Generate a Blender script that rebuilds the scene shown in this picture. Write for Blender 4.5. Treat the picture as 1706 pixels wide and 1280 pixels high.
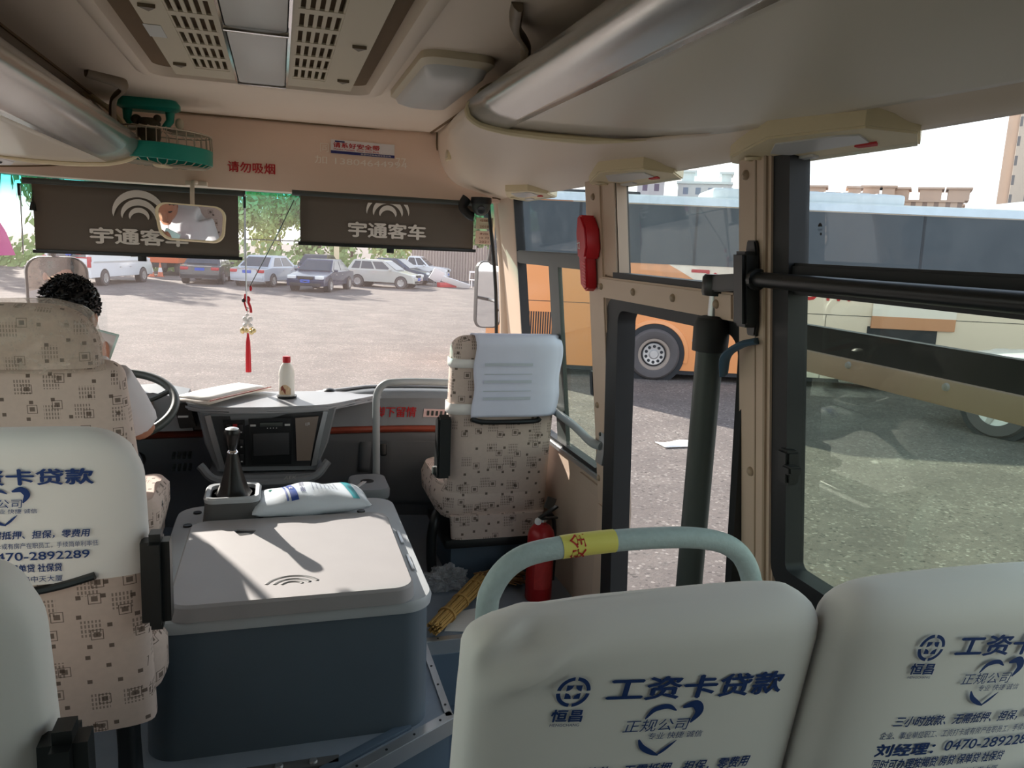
import bpy, bmesh, math, random
from mathutils import Vector, Matrix, noise as mnoise
random.seed(7)
PI = math.pi
scene = bpy.context.scene
COL = scene.collection
for o in list(bpy.data.objects):
    bpy.data.objects.remove(o)

# ------------------------------------------------------------------ camera
cam_data = bpy.data.cameras.new('camera')
cam = bpy.data.objects.new('camera', cam_data)
COL.objects.link(cam)
cam_data.sensor_width = 36.0
cam_data.lens = 36.0 * 1280.0 / 1706.0
cam_data.clip_start = 0.02
cam_data.clip_end = 2000
_yaw, _pitch, _roll = math.radians(17.1), math.atan(227 / 1280.0), math.radians(2.6)
_fw = Vector((math.sin(_yaw) * math.cos(_pitch), math.cos(_yaw) * math.cos(_pitch), -math.sin(_pitch)))
_r0 = Vector((math.cos(_yaw), -math.sin(_yaw), 0))
_u0 = _r0.cross(_fw)
_R = _r0 * math.cos(_roll) + _u0 * math.sin(_roll)
_U = -_r0 * math.sin(_roll) + _u0 * math.cos(_roll)
cam.matrix_world = Matrix(((_R.x, _U.x, -_fw.x, -0.05), (_R.y, _U.y, -_fw.y, 0.0), (_R.z, _U.z, -_fw.z, 1.42), (0, 0, 0, 1)))
scene.camera = cam

# ------------------------------------------------------------------ light
world = bpy.data.worlds.new('sky')
scene.world = world
world.use_nodes = True
_bg = world.node_tree.nodes['Background']
_wt = world.node_tree
_tc = _wt.nodes.new('ShaderNodeTexCoord'); _sx = _wt.nodes.new('ShaderNodeSeparateXYZ'); _wt.links.new(_tc.outputs['Generated'], _sx.inputs[0])
_rp = _wt.nodes.new('ShaderNodeValToRGB'); _wt.links.new(_sx.outputs['Z'], _rp.inputs[0])
_rp.color_ramp.elements[0].position = 0.0; _rp.color_ramp.elements[0].color = (1.0, 0.99, 0.97, 1)
_rp.color_ramp.elements[1].position = 1.0; _rp.color_ramp.elements[1].color = (0.15, 0.20, 0.30, 1)
_e = _rp.color_ramp.elements.new(0.35); _e.color = (0.52, 0.58, 0.66, 1)
_wt.links.new(_rp.outputs[0], _bg.inputs['Color'])
_bg.inputs['Strength'].default_value = 2.2            # hazy sky, brightest towards the horizon
sun_data = bpy.data.lights.new('sun', 'SUN')
sun = bpy.data.objects.new('sun', sun_data)
COL.objects.link(sun)
sun_data.energy = 9.0
sun_data.angle = math.radians(0.6)
sun_data.color = (1.0, 0.93, 0.84)
SUN_AZ, SUN_EL = math.radians(24), math.radians(24.8)        # light comes from front left, low
_sd = Vector((math.sin(SUN_AZ) * math.cos(SUN_EL), -math.cos(SUN_AZ) * math.cos(SUN_EL), -math.sin(SUN_EL)))
sun.rotation_euler = _sd.to_track_quat('-Z', 'Y').to_euler()
sun.location = (-20, 40, 30)
scene.view_settings.view_transform = 'Standard'
scene.view_settings.look = 'None'
scene.view_settings.exposure = 0.38
scene.view_settings.gamma = 1.0
scene.view_settings.use_curve_mapping = False

# ------------------------------------------------------------------ materials
def lin(c):
    return tuple(((v / 255) / 12.92 if v / 255 <= 0.04045 else ((v / 255 + 0.055) / 1.055) ** 2.4) for v in c)

class NT:
    def __init__(s, name):
        s.m = bpy.data.materials.new(name)
        s.m.use_nodes = True
        s.t = s.m.node_tree
        s.b = s.t.nodes['Principled BSDF']
        s.out = s.t.nodes['Material Output']
    def n(s, typ, **kw):
        nd = s.t.nodes.new(typ)
        for k, v in kw.items():
            if k in nd.inputs.keys():
                nd.inputs[k].default_value = v
            else:
                setattr(nd, k, v)
        return nd
    def l(s, a, b):
        s.t.links.new(a, b)
    def math(s, op, a, b=None, c=None):
        nd = s.t.nodes.new('ShaderNodeMath')
        nd.operation = op
        for i, v in enumerate((a, b, c)):
            if v is None: continue
            if isinstance(v, (int, float)): nd.inputs[i].default_value = v
            else: s.l(v, nd.inputs[i])
        return nd.outputs[0]
    def mix(s, fac, a, b):
        nd = s.t.nodes.new('ShaderNodeMix')
        nd.data_type = 'RGBA'
        for i, v in ((0, fac), (6, a), (7, b)):
            if isinstance(v, (int, float)): nd.inputs[i].default_value = v
            elif isinstance(v, tuple): nd.inputs[i].default_value = (*v[:3], 1)
            else: s.l(v, nd.inputs[i])
        return nd.outputs[2]

def mat(name, rgb, rough=0.6, metal=0.0, var=0.06, vscale=8.0, bump=0.0, bscale=200.0, spec=0.4, coat=0.0, sub=0.0, trans=0.0):
    k = NT(name)
    c = lin(rgb)
    tc = k.n('ShaderNodeTexCoord')
    nz = k.n('ShaderNodeTexNoise', Scale=vscale, Detail=4.0)
    k.l(tc.outputs['Object'], nz.inputs['Vector'])
    col = k.mix(nz.outputs['Fac'], tuple(v * (1 - var) for v in c), tuple(min(1, v * (1 + var)) for v in c))
    k.l(col, k.b.inputs['Base Color'])
    k.b.inputs['Roughness'].default_value = rough
    k.b.inputs['Metallic'].default_value = metal
    k.b.inputs['Specular IOR Level'].default_value = spec
    k.b.inputs['Coat Weight'].default_value = coat
    if trans: k.b.inputs['Transmission Weight'].default_value = trans
    if bump:
        n2 = k.n('ShaderNodeTexNoise', Scale=bscale, Detail=3.0)
        k.l(tc.outputs['Object'], n2.inputs['Vector'])
        bp = k.n('ShaderNodeBump', Strength=bump, Distance=0.002)
        k.l(n2.outputs['Fac'], bp.inputs['Height'])
        k.l(bp.outputs['Normal'], k.b.inputs['Normal'])
    return k.m

def glass(name, tint, dust=0.02, dcol=(200, 200, 195), dscale=6.0, patch=0.0, band=None, refl=0.06, wipe=None):
    """thin window glass: tinted transmission, mirror reflection, a film of dust"""
    k = NT(name)
    k.t.nodes.remove(k.b)
    tr = k.n('ShaderNodeBsdfTransparent')
    geo = k.n('ShaderNodeTexCoord')
    if band:                                    # tinted strip along the top of the pane (object z)
        z0, z1, bcol = band
        sx = k.n('ShaderNodeSeparateXYZ')
        k.l(geo.outputs['Object'], sx.inputs[0])
        mr = k.n('ShaderNodeMapRange')
        mr.inputs['From Min'].default_value = z0
        mr.inputs['From Max'].default_value = z1
        k.l(sx.outputs['Z'], mr.inputs['Value'])
        k.l(k.mix(mr.outputs[0], tint, bcol), tr.inputs['Color'])
    else:
        tr.inputs['Color'].default_value = (*tint, 1)
    gl = k.n('ShaderNodeBsdfGlossy', Roughness=0.02)
    fr = k.n('ShaderNodeLayerWeight', Blend=0.25)
    f = k.math('MULTIPLY_ADD', fr.outputs['Fresnel'], 0.11, refl * 0.15)
    m1 = k.n('ShaderNodeMixShader')
    k.l(f, m1.inputs[0]); k.l(tr.outputs[0], m1.inputs[1]); k.l(gl.outputs[0], m1.inputs[2])
    df = k.n('ShaderNodeBsdfDiffuse')
    df.inputs['Color'].default_value = (*lin(dcol), 1)
    tl = k.n('ShaderNodeBsdfTranslucent')
    tl.inputs['Color'].default_value = (*lin(dcol), 1)
    m0 = k.n('ShaderNodeMixShader')
    m0.inputs[0].default_value = 0.5
    k.l(df.outputs[0], m0.inputs[1]); k.l(tl.outputs[0], m0.inputs[2])
    nz = k.n('ShaderNodeTexNoise', Scale=dscale, Detail=8.0, Roughness=0.7)
    k.l(geo.outputs['Object'], nz.inputs['Vector'])
    mr2 = k.n('ShaderNodeMapRange')
    mr2.inputs['From Min'].default_value = 0.4
    mr2.inputs['From Max'].default_value = 0.75
    mr2.inputs['To Min'].default_value = dust
    mr2.inputs['To Max'].default_value = dust + patch
    k.l(nz.outputs['Fac'], mr2.inputs['Value'])
    m2 = k.n('ShaderNodeMixShader')
    k.l(mr2.outputs[0], m2.inputs[0]); k.l(m1.outputs[0], m2.inputs[1]); k.l(m0.outputs[0], m2.inputs[2])
    k.l(m2.outputs[0], k.out.inputs['Surface'])
    return k.m

def fabric(name, base, dark, cell=0.034):
    """upholstery with scattered little squares, outlined squares and hatched blocks"""
    k = NT(name)
    uv = k.n('ShaderNodeUVMap')
    nz0 = k.n('ShaderNodeTexNoise', Scale=60.0, Detail=2.0)
    k.l(uv.outputs[0], nz0.inputs['Vector'])
    col = k.mix(nz0.outputs['Fac'], tuple(v * 0.92 for v in lin(base)), tuple(min(1, v * 1.06) for v in lin(base)))
    for i, (sc, off, kind) in enumerate(((1.0, 0.0, 'solid'), (0.70, 0.37, 'ring'), (0.62, 0.71, 'hatch'))):
        mp = k.n('ShaderNodeMapping')
        mp.inputs['Location'].default_value = (off, off * 1.7, 0)
        mp.inputs['Scale'].default_value = (sc / cell / 1.6, sc / cell / 1.6, 1)
        k.l(uv.outputs[0], mp.inputs['Vector'])
        vo = k.n('ShaderNodeTexVoronoi', voronoi_dimensions='2D', distance='CHEBYCHEV', Randomness=0.55, Scale=1.0)
        k.l(mp.outputs[0], vo.inputs['Vector'])
        d = vo.outputs['Distance']
        if kind == 'solid':
            fac = k.math('LESS_THAN', d, 0.095)
            dens = 0.85
        elif kind == 'ring':
            a = k.math('LESS_THAN', d, 0.17); b = k.math('GREATER_THAN', d, 0.145); c = k.math('LESS_THAN', d, 0.085)
            fac = k.math('MAXIMUM', k.math('MULTIPLY', a, b), c)
            dens = 0.8
        else:
            sx = k.n('ShaderNodeSeparateXYZ')
            k.l(mp.outputs[0], sx.inputs[0])
            w = k.math('GREATER_THAN', k.math('SINE', k.math('MULTIPLY', sx.outputs['X'], 75.0)), 0.0)
            w2 = k.math('GREATER_THAN', k.math('SINE', k.math('MULTIPLY', sx.outputs['Y'], 45.0)), -0.6)
            fac = k.math('MULTIPLY', k.math('LESS_THAN', d, 0.24), k.math('MULTIPLY', w, w2))
            dens = 0.62
        sc2 = k.n('ShaderNodeSeparateColor')
        k.l(vo.outputs['Color'], sc2.inputs[0])
        fac = k.math('MULTIPLY', k.math('MULTIPLY', fac, k.math('LESS_THAN', sc2.outputs[0], 0.72)), dens)
        col = k.mix(fac, col, lin(dark))
    k.l(col, k.b.inputs['Base Color'])
    k.b.inputs['Roughness'].default_value = 0.85
    k.b.inputs['Specular IOR Level'].default_value = 0.2
    bp = k.n('ShaderNodeBump', Strength=0.15, Distance=0.002)
    n3 = k.n('ShaderNodeTexNoise', Scale=25.0, Detail=3.0)
    k.l(uv.outputs[0], n3.inputs['Vector'])
    k.l(n3.outputs['Fac'], bp.inputs['Height'])
    k.l(bp.outputs['Normal'], k.b.inputs['Normal'])
    return k.m

def ground_mat(name):
    k = NT(name)
    tc = k.n('ShaderNodeTexCoord')
    a = k.n('ShaderNodeTexNoise', Scale=7.0, Detail=10.0, Roughness=0.8)
    b = k.n('ShaderNodeTexNoise', Scale=0.35, Detail=5.0)
    v = k.n('ShaderNodeTexVoronoi', Scale=27.0)
    for x in (a, b, v): k.l(tc.outputs['Object'], x.inputs['Vector'])
    c1 = k.mix(a.outputs['Fac'], lin((68, 62, 60)), lin((152, 143, 136)))
    c2 = k.mix(k.math('MULTIPLY', b.outputs['Fac'], 0.5), c1, lin((158, 144, 135)))
    sc = k.n('ShaderNodeSeparateColor')
    k.l(v.outputs['Color'], sc.inputs[0])
    st = k.math('MULTIPLY', k.math('GREATER_THAN', sc.outputs[0], 0.45), k.math('LESS_THAN', v.outputs['Distance'], 0.45))
    c3 = k.mix(k.math('MULTIPLY', st, 0.85), c2, k.mix(sc.outputs[1], lin((50, 47, 45)), lin((192, 183, 174))))
    d = k.n('ShaderNodeTexNoise', Scale=1.1, Detail=6.0, Roughness=0.65)
    k.l(tc.outputs['Object'], d.inputs['Vector'])
    mr = k.n('ShaderNodeMapRange')
    mr.inputs['From Min'].default_value = 0.35; mr.inputs['From Max'].default_value = 0.62
    mr.inputs['To Min'].default_value = 0.0; mr.inputs['To Max'].default_value = 0.55
    k.l(d.outputs['Fac'], mr.inputs['Value'])
    c3 = k.mix(mr.outputs[0], c3, lin((98, 89, 86)))
    k.l(c3, k.b.inputs['Base Color'])
    k.b.inputs['Roughness'].default_value = 0.95
    bp = k.n('ShaderNodeBump', Strength=0.9, Distance=0.06)
    k.l(a.outputs['Fac'], bp.inputs['Height'])
    k.l(bp.outputs['Normal'], k.b.inputs['Normal'])
    return k.m

def facade_mat(name, wall, win, sx, sz):
    k = NT(name)
    tc = k.n('ShaderNodeTexCoord')
    s = k.n('ShaderNodeSeparateXYZ')
    k.l(tc.outputs['Object'], s.inputs[0])
    hx = k.math('FRACT', k.math('MULTIPLY', k.math('ADD', s.outputs['X'], s.outputs['Y']), 1 / sx))
    hz = k.math('FRACT', k.math('MULTIPLY', s.outputs['Z'], 1 / sz))
    fx = k.math('MULTIPLY', k.math('GREATER_THAN', hx, 0.3), k.math('LESS_THAN', hx, 0.72))
    fz = k.math('MULTIPLY', k.math('GREATER_THAN', hz, 0.3), k.math('LESS_THAN', hz, 0.8))
    k.l(k.mix(k.math('MULTIPLY', fx, fz), lin(wall), lin(win)), k.b.inputs['Base Color'])
    k.b.inputs['Roughness'].default_value = 0.8
    return k.m

M = {}
def defm():
    M['ceiling'] = mat('ceiling_trim', (228, 212, 194), 0.62, var=0.03, vscale=3)
    M['header'] = mat('header_panel', (236, 208, 188), 0.55, var=0.05, vscale=4)
    M['fairing'] = mat('moulded_beige', (230, 212, 192), 0.38, var=0.02, vscale=2, spec=0.5)
    M['rack'] = mat('rack_beige', (224, 214, 198), 0.3, var=0.02, vscale=2, spec=0.5)
    M['cream'] = mat('cream_plastic', (222, 206, 170), 0.5, var=0.03)
    M['vent'] = mat('vent_plastic', (204, 192, 168), 0.5, var=0.02)
    M['silver'] = mat('brushed_trim', (196, 194, 190), 0.24, metal=0.75, var=0.08, vscale=2, bump=0.04, bscale=15)
    M['brown'] = mat('brown_bracket', (112, 98, 80), 0.5)
    M['shadowgap'] = mat('dark_recess', (112, 90, 64), 0.8)
    M['lens'] = mat('frosted_lens', (205, 203, 200), 0.35, var=0.03)
    M['wall'] = mat('side_panel', (206, 182, 162), 0.55, var=0.04, vscale=3)
    M['lowpanel'] = mat('lower_panel', (198, 176, 158), 0.6, var=0.05, vscale=4)
    M['rubber'] = mat('black_rubber', (34, 35, 37), 0.55, var=0.15, vscale=20)
    M['black'] = mat('black_plastic', (26, 28, 29), 0.38, var=0.1)
    M['greyblk'] = mat('dark_grey_plastic', (66, 72, 70), 0.42, var=0.1)
    M['floor'] = mat('floor_vinyl', (138, 148, 160), 0.5, var=0.12, vscale=12, bump=0.15, bscale=300)
    M['stepblue'] = mat('step_side', (84, 100, 116), 0.55, var=0.1, vscale=6)
    M['alu'] = mat('aluminium', (190, 192, 194), 0.35, metal=0.8, var=0.08)
    M['screw'] = mat('screw_cap', (168, 146, 124), 0.4, var=0.05)
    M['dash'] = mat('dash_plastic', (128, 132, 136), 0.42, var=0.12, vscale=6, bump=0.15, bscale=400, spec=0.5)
    M['dashtop_sunlit'] = mat('sunlit_dash_top', (156, 158, 162), 0.36, var=0.1, vscale=6, bump=0.1, bscale=300)  # paler than the dash front, the sunlight on top is in the colour
    M['wood'] = mat('wood_strip', (136, 62, 44), 0.3, var=0.35, vscale=18, spec=0.5)
    M['panel'] = mat('console_face', (58, 59, 61), 0.4, var=0.1)
    M['cubby'] = mat('cubby_lid', (128, 116, 106), 0.25, var=0.1, vscale=3, spec=0.6)
    M['switch'] = mat('rocker_switch', (30, 30, 32), 0.35)
    M['switchred'] = mat('red_switch', (170, 40, 40), 0.4)
    M['legend'] = mat('grey_legend', (196, 196, 196), 0.6)
    M['hoodlid'] = mat('engine_lid', (160, 156, 157), 0.5, var=0.06, vscale=9, bump=0.1, bscale=500)
    M['hoodtop'] = mat('engine_cover_rim', (176, 180, 184), 0.42, var=0.05)
    M['hoodside'] = mat('engine_cover_side', (92, 104, 115), 0.5, var=0.06, vscale=6, bump=0.08, bscale=300)
    M['gearbox'] = mat('gear_console', (88, 88, 88), 0.5)
    M['leather'] = mat('black_leather', (24, 22, 21), 0.32, var=0.2, vscale=30, bump=0.4, bscale=60)
    M['chrome'] = mat('chrome', (225, 225, 228), 0.1, metal=1.0, var=0.02)
    M['fabric'] = fabric('seat_fabric', (206, 187, 177), (84, 70, 62))
    M['cover'] = mat('white_cover', (236, 232, 230), 0.7, var=0.02, vscale=6, bump=0.25, bscale=14, spec=0.25)
    M['cover2'] = mat('blue_white_cover', (224, 226, 246), 0.75, var=0.04, vscale=14, bump=0.25, bscale=18)
    M['print'] = mat('navy_print', (28, 58, 118), 0.7, var=0.05)
    M['fadeprint'] = mat('faint_print', (196, 202, 214), 0.7)
    M['wrap'] = glass('plastic_wrap', (0.93, 0.92, 0.9), dust=0.10, dcol=(238, 232, 222), dscale=22, patch=0.34, refl=0.1)  # pale patches in the film stand in for white highlights on the wrinkles
    M['railgrey'] = mat('grey_rail', (150, 156, 158), 0.45, var=0.05)
    M['railtex'] = mat('textured_rail', (170, 186, 188), 0.5, var=0.12, vscale=90, bump=0.5, bscale=160)
    M['yellow'] = mat('yellow_label', (226, 216, 110), 0.45)
    M['redtext'] = mat('red_text', (188, 36, 40), 0.55)
    M['ghost'] = mat('ghost_marks', (252, 238, 226), 0.55)
    M['white'] = mat('white_sticker', (232, 228, 228), 0.5)
    M['navy'] = mat('navy_band', (44, 48, 110), 0.5)
    M['blind'] = mat('blind_fabric', (96, 88, 80), 0.85, var=0.05, vscale=4, bump=0.15, bscale=500)
    M['blindprint'] = mat('blind_print', (212, 206, 198), 0.8)
    M['red'] = mat('red_plastic', (196, 30, 42), 0.4, var=0.06)
    M['extred'] = mat('extinguisher_red', (170, 28, 32), 0.35, var=0.08, spec=0.5)
    M['straw'] = mat('broom_straw', (186, 146, 84), 0.8, var=0.3, vscale=60)
    M['straw2'] = mat('broom_straw_dark', (130, 94, 58), 0.85, var=0.3, vscale=60)
    M['polybag'] = glass('thin_polythene', (0.95, 0.95, 0.95), dust=0.3, dcol=(240, 240, 242), dscale=30, patch=0.3, refl=0.15)
    M['paper'] = mat('paper', (232, 230, 226), 0.8)
    M['card'] = mat('card_sheet', (232, 222, 212), 0.7, var=0.03)
    M['milk'] = mat('milk_bottle', (240, 236, 226), 0.3, var=0.02, spec=0.5)
    M['pouch'] = mat('pouch_film', (206, 214, 222), 0.3, var=0.05, bump=0.3, bscale=30, spec=0.6)
    M['teal'] = mat('teal_plastic', (30, 140, 124), 0.35, var=0.06)
    M['wire'] = mat('fan_wire', (176, 164, 146), 0.4, metal=0.5)
    M['motor'] = mat('fan_motor', (74, 66, 50), 0.6, var=0.3, vscale=40)
    M['mirror'] = mat('mirror_glass', (235, 238, 240), 0.02, metal=1.0, var=0.0)
    M['gold'] = mat('gilt_bead', (226, 206, 150), 0.25, metal=0.4)
    M['crystal'] = mat('clear_bead', (240, 238, 236), 0.15, var=0.05, spec=0.8)
    M['skin'] = mat('skin', (176, 124, 100), 0.55, var=0.06, vscale=20)
    M['hair'] = mat('black_hair', (18, 17, 18), 0.4, var=0.3, vscale=60, bump=0.6, bscale=120, spec=0.5)
    M['shirt'] = mat('white_shirt', (216, 212, 216), 0.8, var=0.03, bump=0.2, bscale=25)
    M['trousers'] = mat('dark_trousers', (50, 52, 60), 0.85)
    M['phone'] = mat('pale_phone', (196, 226, 220), 0.3)
    M['glass_ws'] = glass('windscreen_glass', (0.96, 0.96, 0.95), dust=0.045, dcol=(255, 232, 226), dscale=3, patch=0.05, band=(1.43, 1.60, (0.08, 0.56, 0.55)), refl=0.04)
    M['glass_clear'] = glass('clear_glass', (0.94, 0.95, 0.93), dust=0.01, patch=0.04)
    M['glass_green'] = glass('green_glass', (0.87, 0.92, 0.85), dust=0.004, patch=0.015, dscale=5, refl=0.02)
    M['glass_door'] = glass('door_glass', (0.88, 0.93, 0.90), dust=0.004, patch=0.01, refl=0.02)
    M['glass_dusty'] = glass('dusty_glass', (0.93, 0.96, 0.95), dust=0.03, dcol=(170, 178, 178), dscale=12, patch=0.10, refl=0.02)
    M['glass_blue'] = glass('blue_grey_glass', (0.92, 0.95, 0.96), dust=0.012, dcol=(175, 184, 188), dscale=18, patch=0.08, refl=0.02)
    M['ground'] = ground_mat('gravel')
defm()

# ------------------------------------------------------------------ mesh builder
def catmull(pts, n=6):
    pts = [Vector(p) for p in pts]
    if len(pts) < 3: return pts
    P = [pts[0] * 2 - pts[1]] + pts + [pts[-1] * 2 - pts[-2]]
    out = []
    for i in range(1, len(P) - 2):
        a, b, c, d = P[i - 1:i + 3]
        for j in range(n):
            t = j / n
            out.append(0.5 * ((2 * b) + (c - a) * t + (2 * a - 5 * b + 4 * c - d) * t * t + (3 * b - a - 3 * c + d) * t ** 3))
    out.append(pts[-1])
    return out

def rrect(w, h, r, n=5):
    out = []
    for cx, cy, a0 in ((w / 2 - r, h / 2 - r, 0), (-w / 2 + r, h / 2 - r, 90), (-w / 2 + r, -h / 2 + r, 180), (w / 2 - r, -h / 2 + r, 270)):
        for i in range(n + 1):
            a = math.radians(a0 + 90 * i / n)
            out.append((cx + r * math.cos(a), cy + r * math.sin(a)))
    return out

_textcache = {}
def text2d(s, bold=0.0):
    if (s, bold) in _textcache: return _textcache[(s, bold)]
    c = bpy.data.curves.new('t', 'FONT')
    c.body = s; c.size = 1.0; c.offset = bold; c.resolution_u = 3
    o = bpy.data.objects.new('t', c)
    COL.objects.link(o)
    dg = bpy.context.evaluated_depsgraph_get()
    m = o.evaluated_get(dg).to_mesh()
    vs = [(v.co.x, v.co.y) for v in m.vertices]
    fs = [tuple(p.vertices) for p in m.polygons]
    o.evaluated_get(dg).to_mesh_clear()
    bpy.data.objects.remove(o); bpy.data.curves.remove(c)
    xs = [v[0] for v in vs]; ys = [v[1] for v in vs]
    r = (vs, fs, min(xs), max(xs), min(ys), max(ys))
    _textcache[(s, bold)] = r
    return r

class MB:
    def __init__(s):
        s.bm = bmesh.new()
    def face(s, pts):
        vs = [s.bm.verts.new(p) for p in pts]
        try: return s.bm.faces.new(vs)
        except ValueError: return None
    def box(s, x0, x1, y0, y1, z0, z1, bev=0.0, seg=2):
        v = [s.bm.verts.new((x, y, z)) for x in (x0, x1) for y in (y0, y1) for z in (z0, z1)]
        fs = [s.bm.faces.new([v[i] for i in q]) for q in ((0, 1, 3, 2), (4, 6, 7, 5), (0, 4, 5, 1), (2, 3, 7, 6), (0, 2, 6, 4), (1, 5, 7, 3))]
        if bev > 0:
            es = list({e for f in fs for e in f.edges})
            bmesh.ops.bevel(s.bm, geom=es, offset=bev, segments=seg, affect='EDGES', profile=0.6)
        return s
    def obox(s, c, size, rot, bev=0.0, seg=2):
        """oriented box: centre, full size, Euler xyz rotation"""
        b = MB(); b.box(-size[0] / 2, size[0] / 2, -size[1] / 2, size[1] / 2, -size[2] / 2, size[2] / 2, bev, seg)
        m = Matrix.Translation(c) @ Matrix.Rotation(rot[2], 4, 'Z') @ Matrix.Rotation(rot[1], 4, 'Y') @ Matrix.Rotation(rot[0], 4, 'X')
        return s.add(b, m)
    def add(s, other, m=None):
        if m is not None: bmesh.ops.transform(other.bm, matrix=m, verts=other.bm.verts)
        me = bpy.data.meshes.new('tmp'); other.bm.to_mesh(me); other.bm.free()
        s.bm.from_mesh(me); bpy.data.meshes.remove(me)
        return s
    def loft(s, rings, closed=True, cap0=True, cap1=True, loop=False):
        R = [[s.bm.verts.new(p) for p in r] for r in rings]
        n = len(rings[0])
        pairs = list(zip(R[:-1], R[1:])) + ([(R[-1], R[0])] if loop else [])
        for a, b in pairs:
            for i in range(n if closed else n - 1):
                j = (i + 1) % n
                try: s.bm.faces.new((a[i], a[j], b[j], b[i]))
                except ValueError: pass
        if closed and not loop:
            if cap0:
                try: s.bm.faces.new(R[0][::-1])
                except ValueError: pass
            if cap1:
                try: s.bm.faces.new(R[-1])
                except ValueError: pass
        return s
    def tube(s, pts, r, n=10, smooth=0, flat=1.0, cap=True):
        if smooth: pts = catmull(pts, smooth)
        pts = [Vector(p) for p in pts]
        t0 = (pts[1] - pts[0]).normalized()
        up = Vector((0, 0, 1)) if abs(t0.z) < 0.9 else Vector((1, 0, 0))
        nrm = t0.cross(up).normalized()
        rings = []
        for i, p in enumerate(pts):
            t = (pts[min(i + 1, len(pts) - 1)] - pts[max(i - 1, 0)]).normalized()
            nrm = (nrm - t * nrm.dot(t)).normalized()
            b = t.cross(nrm)
            if isinstance(r, (list, tuple)):
                q = i / (len(pts) - 1) * (len(r) - 1); j = min(int(q), len(r) - 2); rr = r[j] + (r[j + 1] - r[j]) * (q - j)
            else: rr = r(i / (len(pts) - 1)) if callable(r) else r
            rings.append([p + (nrm * math.cos(2 * PI * k / n) + b * math.sin(2 * PI * k / n) * flat) * rr for k in range(n)])
        return s.loft(rings, cap0=cap, cap1=cap)
    def cyl(s, a, b, r0, r1=None, n=16):
        return s.tube([a, b], [r0, r0 if r1 is None else r1], n)
    def lathe(s, c, prof, axis=(0, 0, 1), n=24, cap=True):
        """prof: (radius, height) along axis from c"""
        ax = Vector(axis).normalized()
        u = ax.orthogonal().normalized(); w = ax.cross(u)
        c = Vector(c)
        rings = [[c + ax * h + (u * math.cos(2 * PI * k / n) + w * math.sin(2 * PI * k / n)) * max(r, 1e-4) for k in range(n)] for r, h in prof]
        return s.loft(rings, cap0=cap, cap1=cap)
    def prism(s, poly, fn, d0, d1, bev=0.0):
        b = MB()
        b.loft([[fn(a, c, d0) for a, c in poly], [fn(a, c, d1) for a, c in poly]])
        if bev:
            n = len(poly)
            es = [e for e in b.bm.edges if len(e.link_faces) == 2 and any(len(f.verts) == n and n > 4 for f in e.link_faces)] if n > 4 else list(b.bm.edges)
            bmesh.ops.bevel(b.bm, geom=es, offset=bev, segments=2, affect='EDGES')
        return s.add(b)
    def ball(s, c, r, sub=2, n=None):
        rr = (r, r, r) if isinstance(r, (int, float)) else r
        bmesh.ops.create_uvsphere(s.bm, u_segments=n or 16, v_segments=(n or 16) // 2 + 2, radius=1, matrix=Matrix.Translation(c) @ Matrix.Diagonal((*rr, 1)))
        return s
    def grid(s, fn, nu, nv):
        V = [[s.bm.verts.new(fn(i / nu, j / nv)) for j in range(nv + 1)] for i in range(nu + 1)]
        for i in range(nu):
            for j in range(nv):
                s.bm.faces.new((V[i][j], V[i + 1][j], V[i + 1][j + 1], V[i][j + 1]))
        return s
    def text(s, txt, h, fn, align='c', bold=0.0, wide=1.0, shear=0.0, width=None):
        """lettering of cap height h; fn(a, b) places plane coordinates in space"""
        vs, fs, x0, x1, y0, y1 = text2d(txt, 0.0)
        k = h / max(1e-6, (y1 - y0)); kx = k * wide
        if width: kx = width / max(1e-6, x1 - x0)
        ox = {'c': -(x0 + x1) / 2, 'l': -x0, 'r': -x1}[align]
        cy = (y0 + y1) / 2
        sh4 = [(0, 0)] if not bold else [(bold, 0), (-bold, 0), (0, bold * 0.8), (0, -bold * 0.8)]
        for dx, dy in sh4:
            o0 = Vector(fn(0, 0)); nn = (Vector(fn(h * 0.2, 0)) - o0).cross(Vector(fn(0, h * 0.2)) - o0)
            nn = nn.normalized() * (0.0001 * sh4.index((dx, dy)) * max(1.0, h / 0.1))
            B = [s.bm.verts.new(Vector(fn((x + ox + dx) * kx + (y + dy - cy) * k * shear, (y + dy - cy) * k)) + nn) for x, y in vs]
            for f in fs:
                try: s.bm.faces.new([B[i] for i in f])
                except ValueError: pass
        return s
    def build(s, name, m, parent=None, smooth=40, local=False, uv=False, solid=0.0, weld=True, mods=()):
        bm = s.bm
        if weld and len(bm.verts) < 60000: bmesh.ops.remove_doubles(bm, verts=bm.verts, dist=1e-5)
        if not local:
            root = parent
            while root is not None and root.parent: root = root.parent
            if root is not None: bmesh.ops.translate(bm, vec=-Vector(root.location), verts=bm.verts)
        if len(bm.faces): bmesh.ops.recalc_face_normals(bm, faces=bm.faces)
        me = bpy.data.meshes.new(name)
        if uv or m is M.get('fabric'):
            ul = bm.loops.layers.uv.new('UVMap')
            for f in bm.faces:
                n = f.normal; ax = max(range(3), key=lambda i: abs(n[i]))
                for lp in f.loops:
                    c = lp.vert.co
                    lp[ul].uv = ((c.y, c.z), (c.x, c.z), (c.x, c.y))[ax]
        bm.to_mesh(me); bm.free()
        for mm in (m if isinstance(m, (list, tuple)) else [m]): me.materials.append(mm)
        if smooth:
            for p in me.polygons: p.use_smooth = True
            me.set_sharp_from_angle(angle=math.radians(smooth))
        o = bpy.data.objects.new(name, me)
        COL.objects.link(o)
        if parent is not None: o.parent = parent
        if solid:
            md = o.modifiers.new('thickness', 'SOLIDIFY'); md.thickness = abs(solid); md.offset = 1 if solid > 0 else -1
        for f in mods: f(o)
        return o

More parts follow.
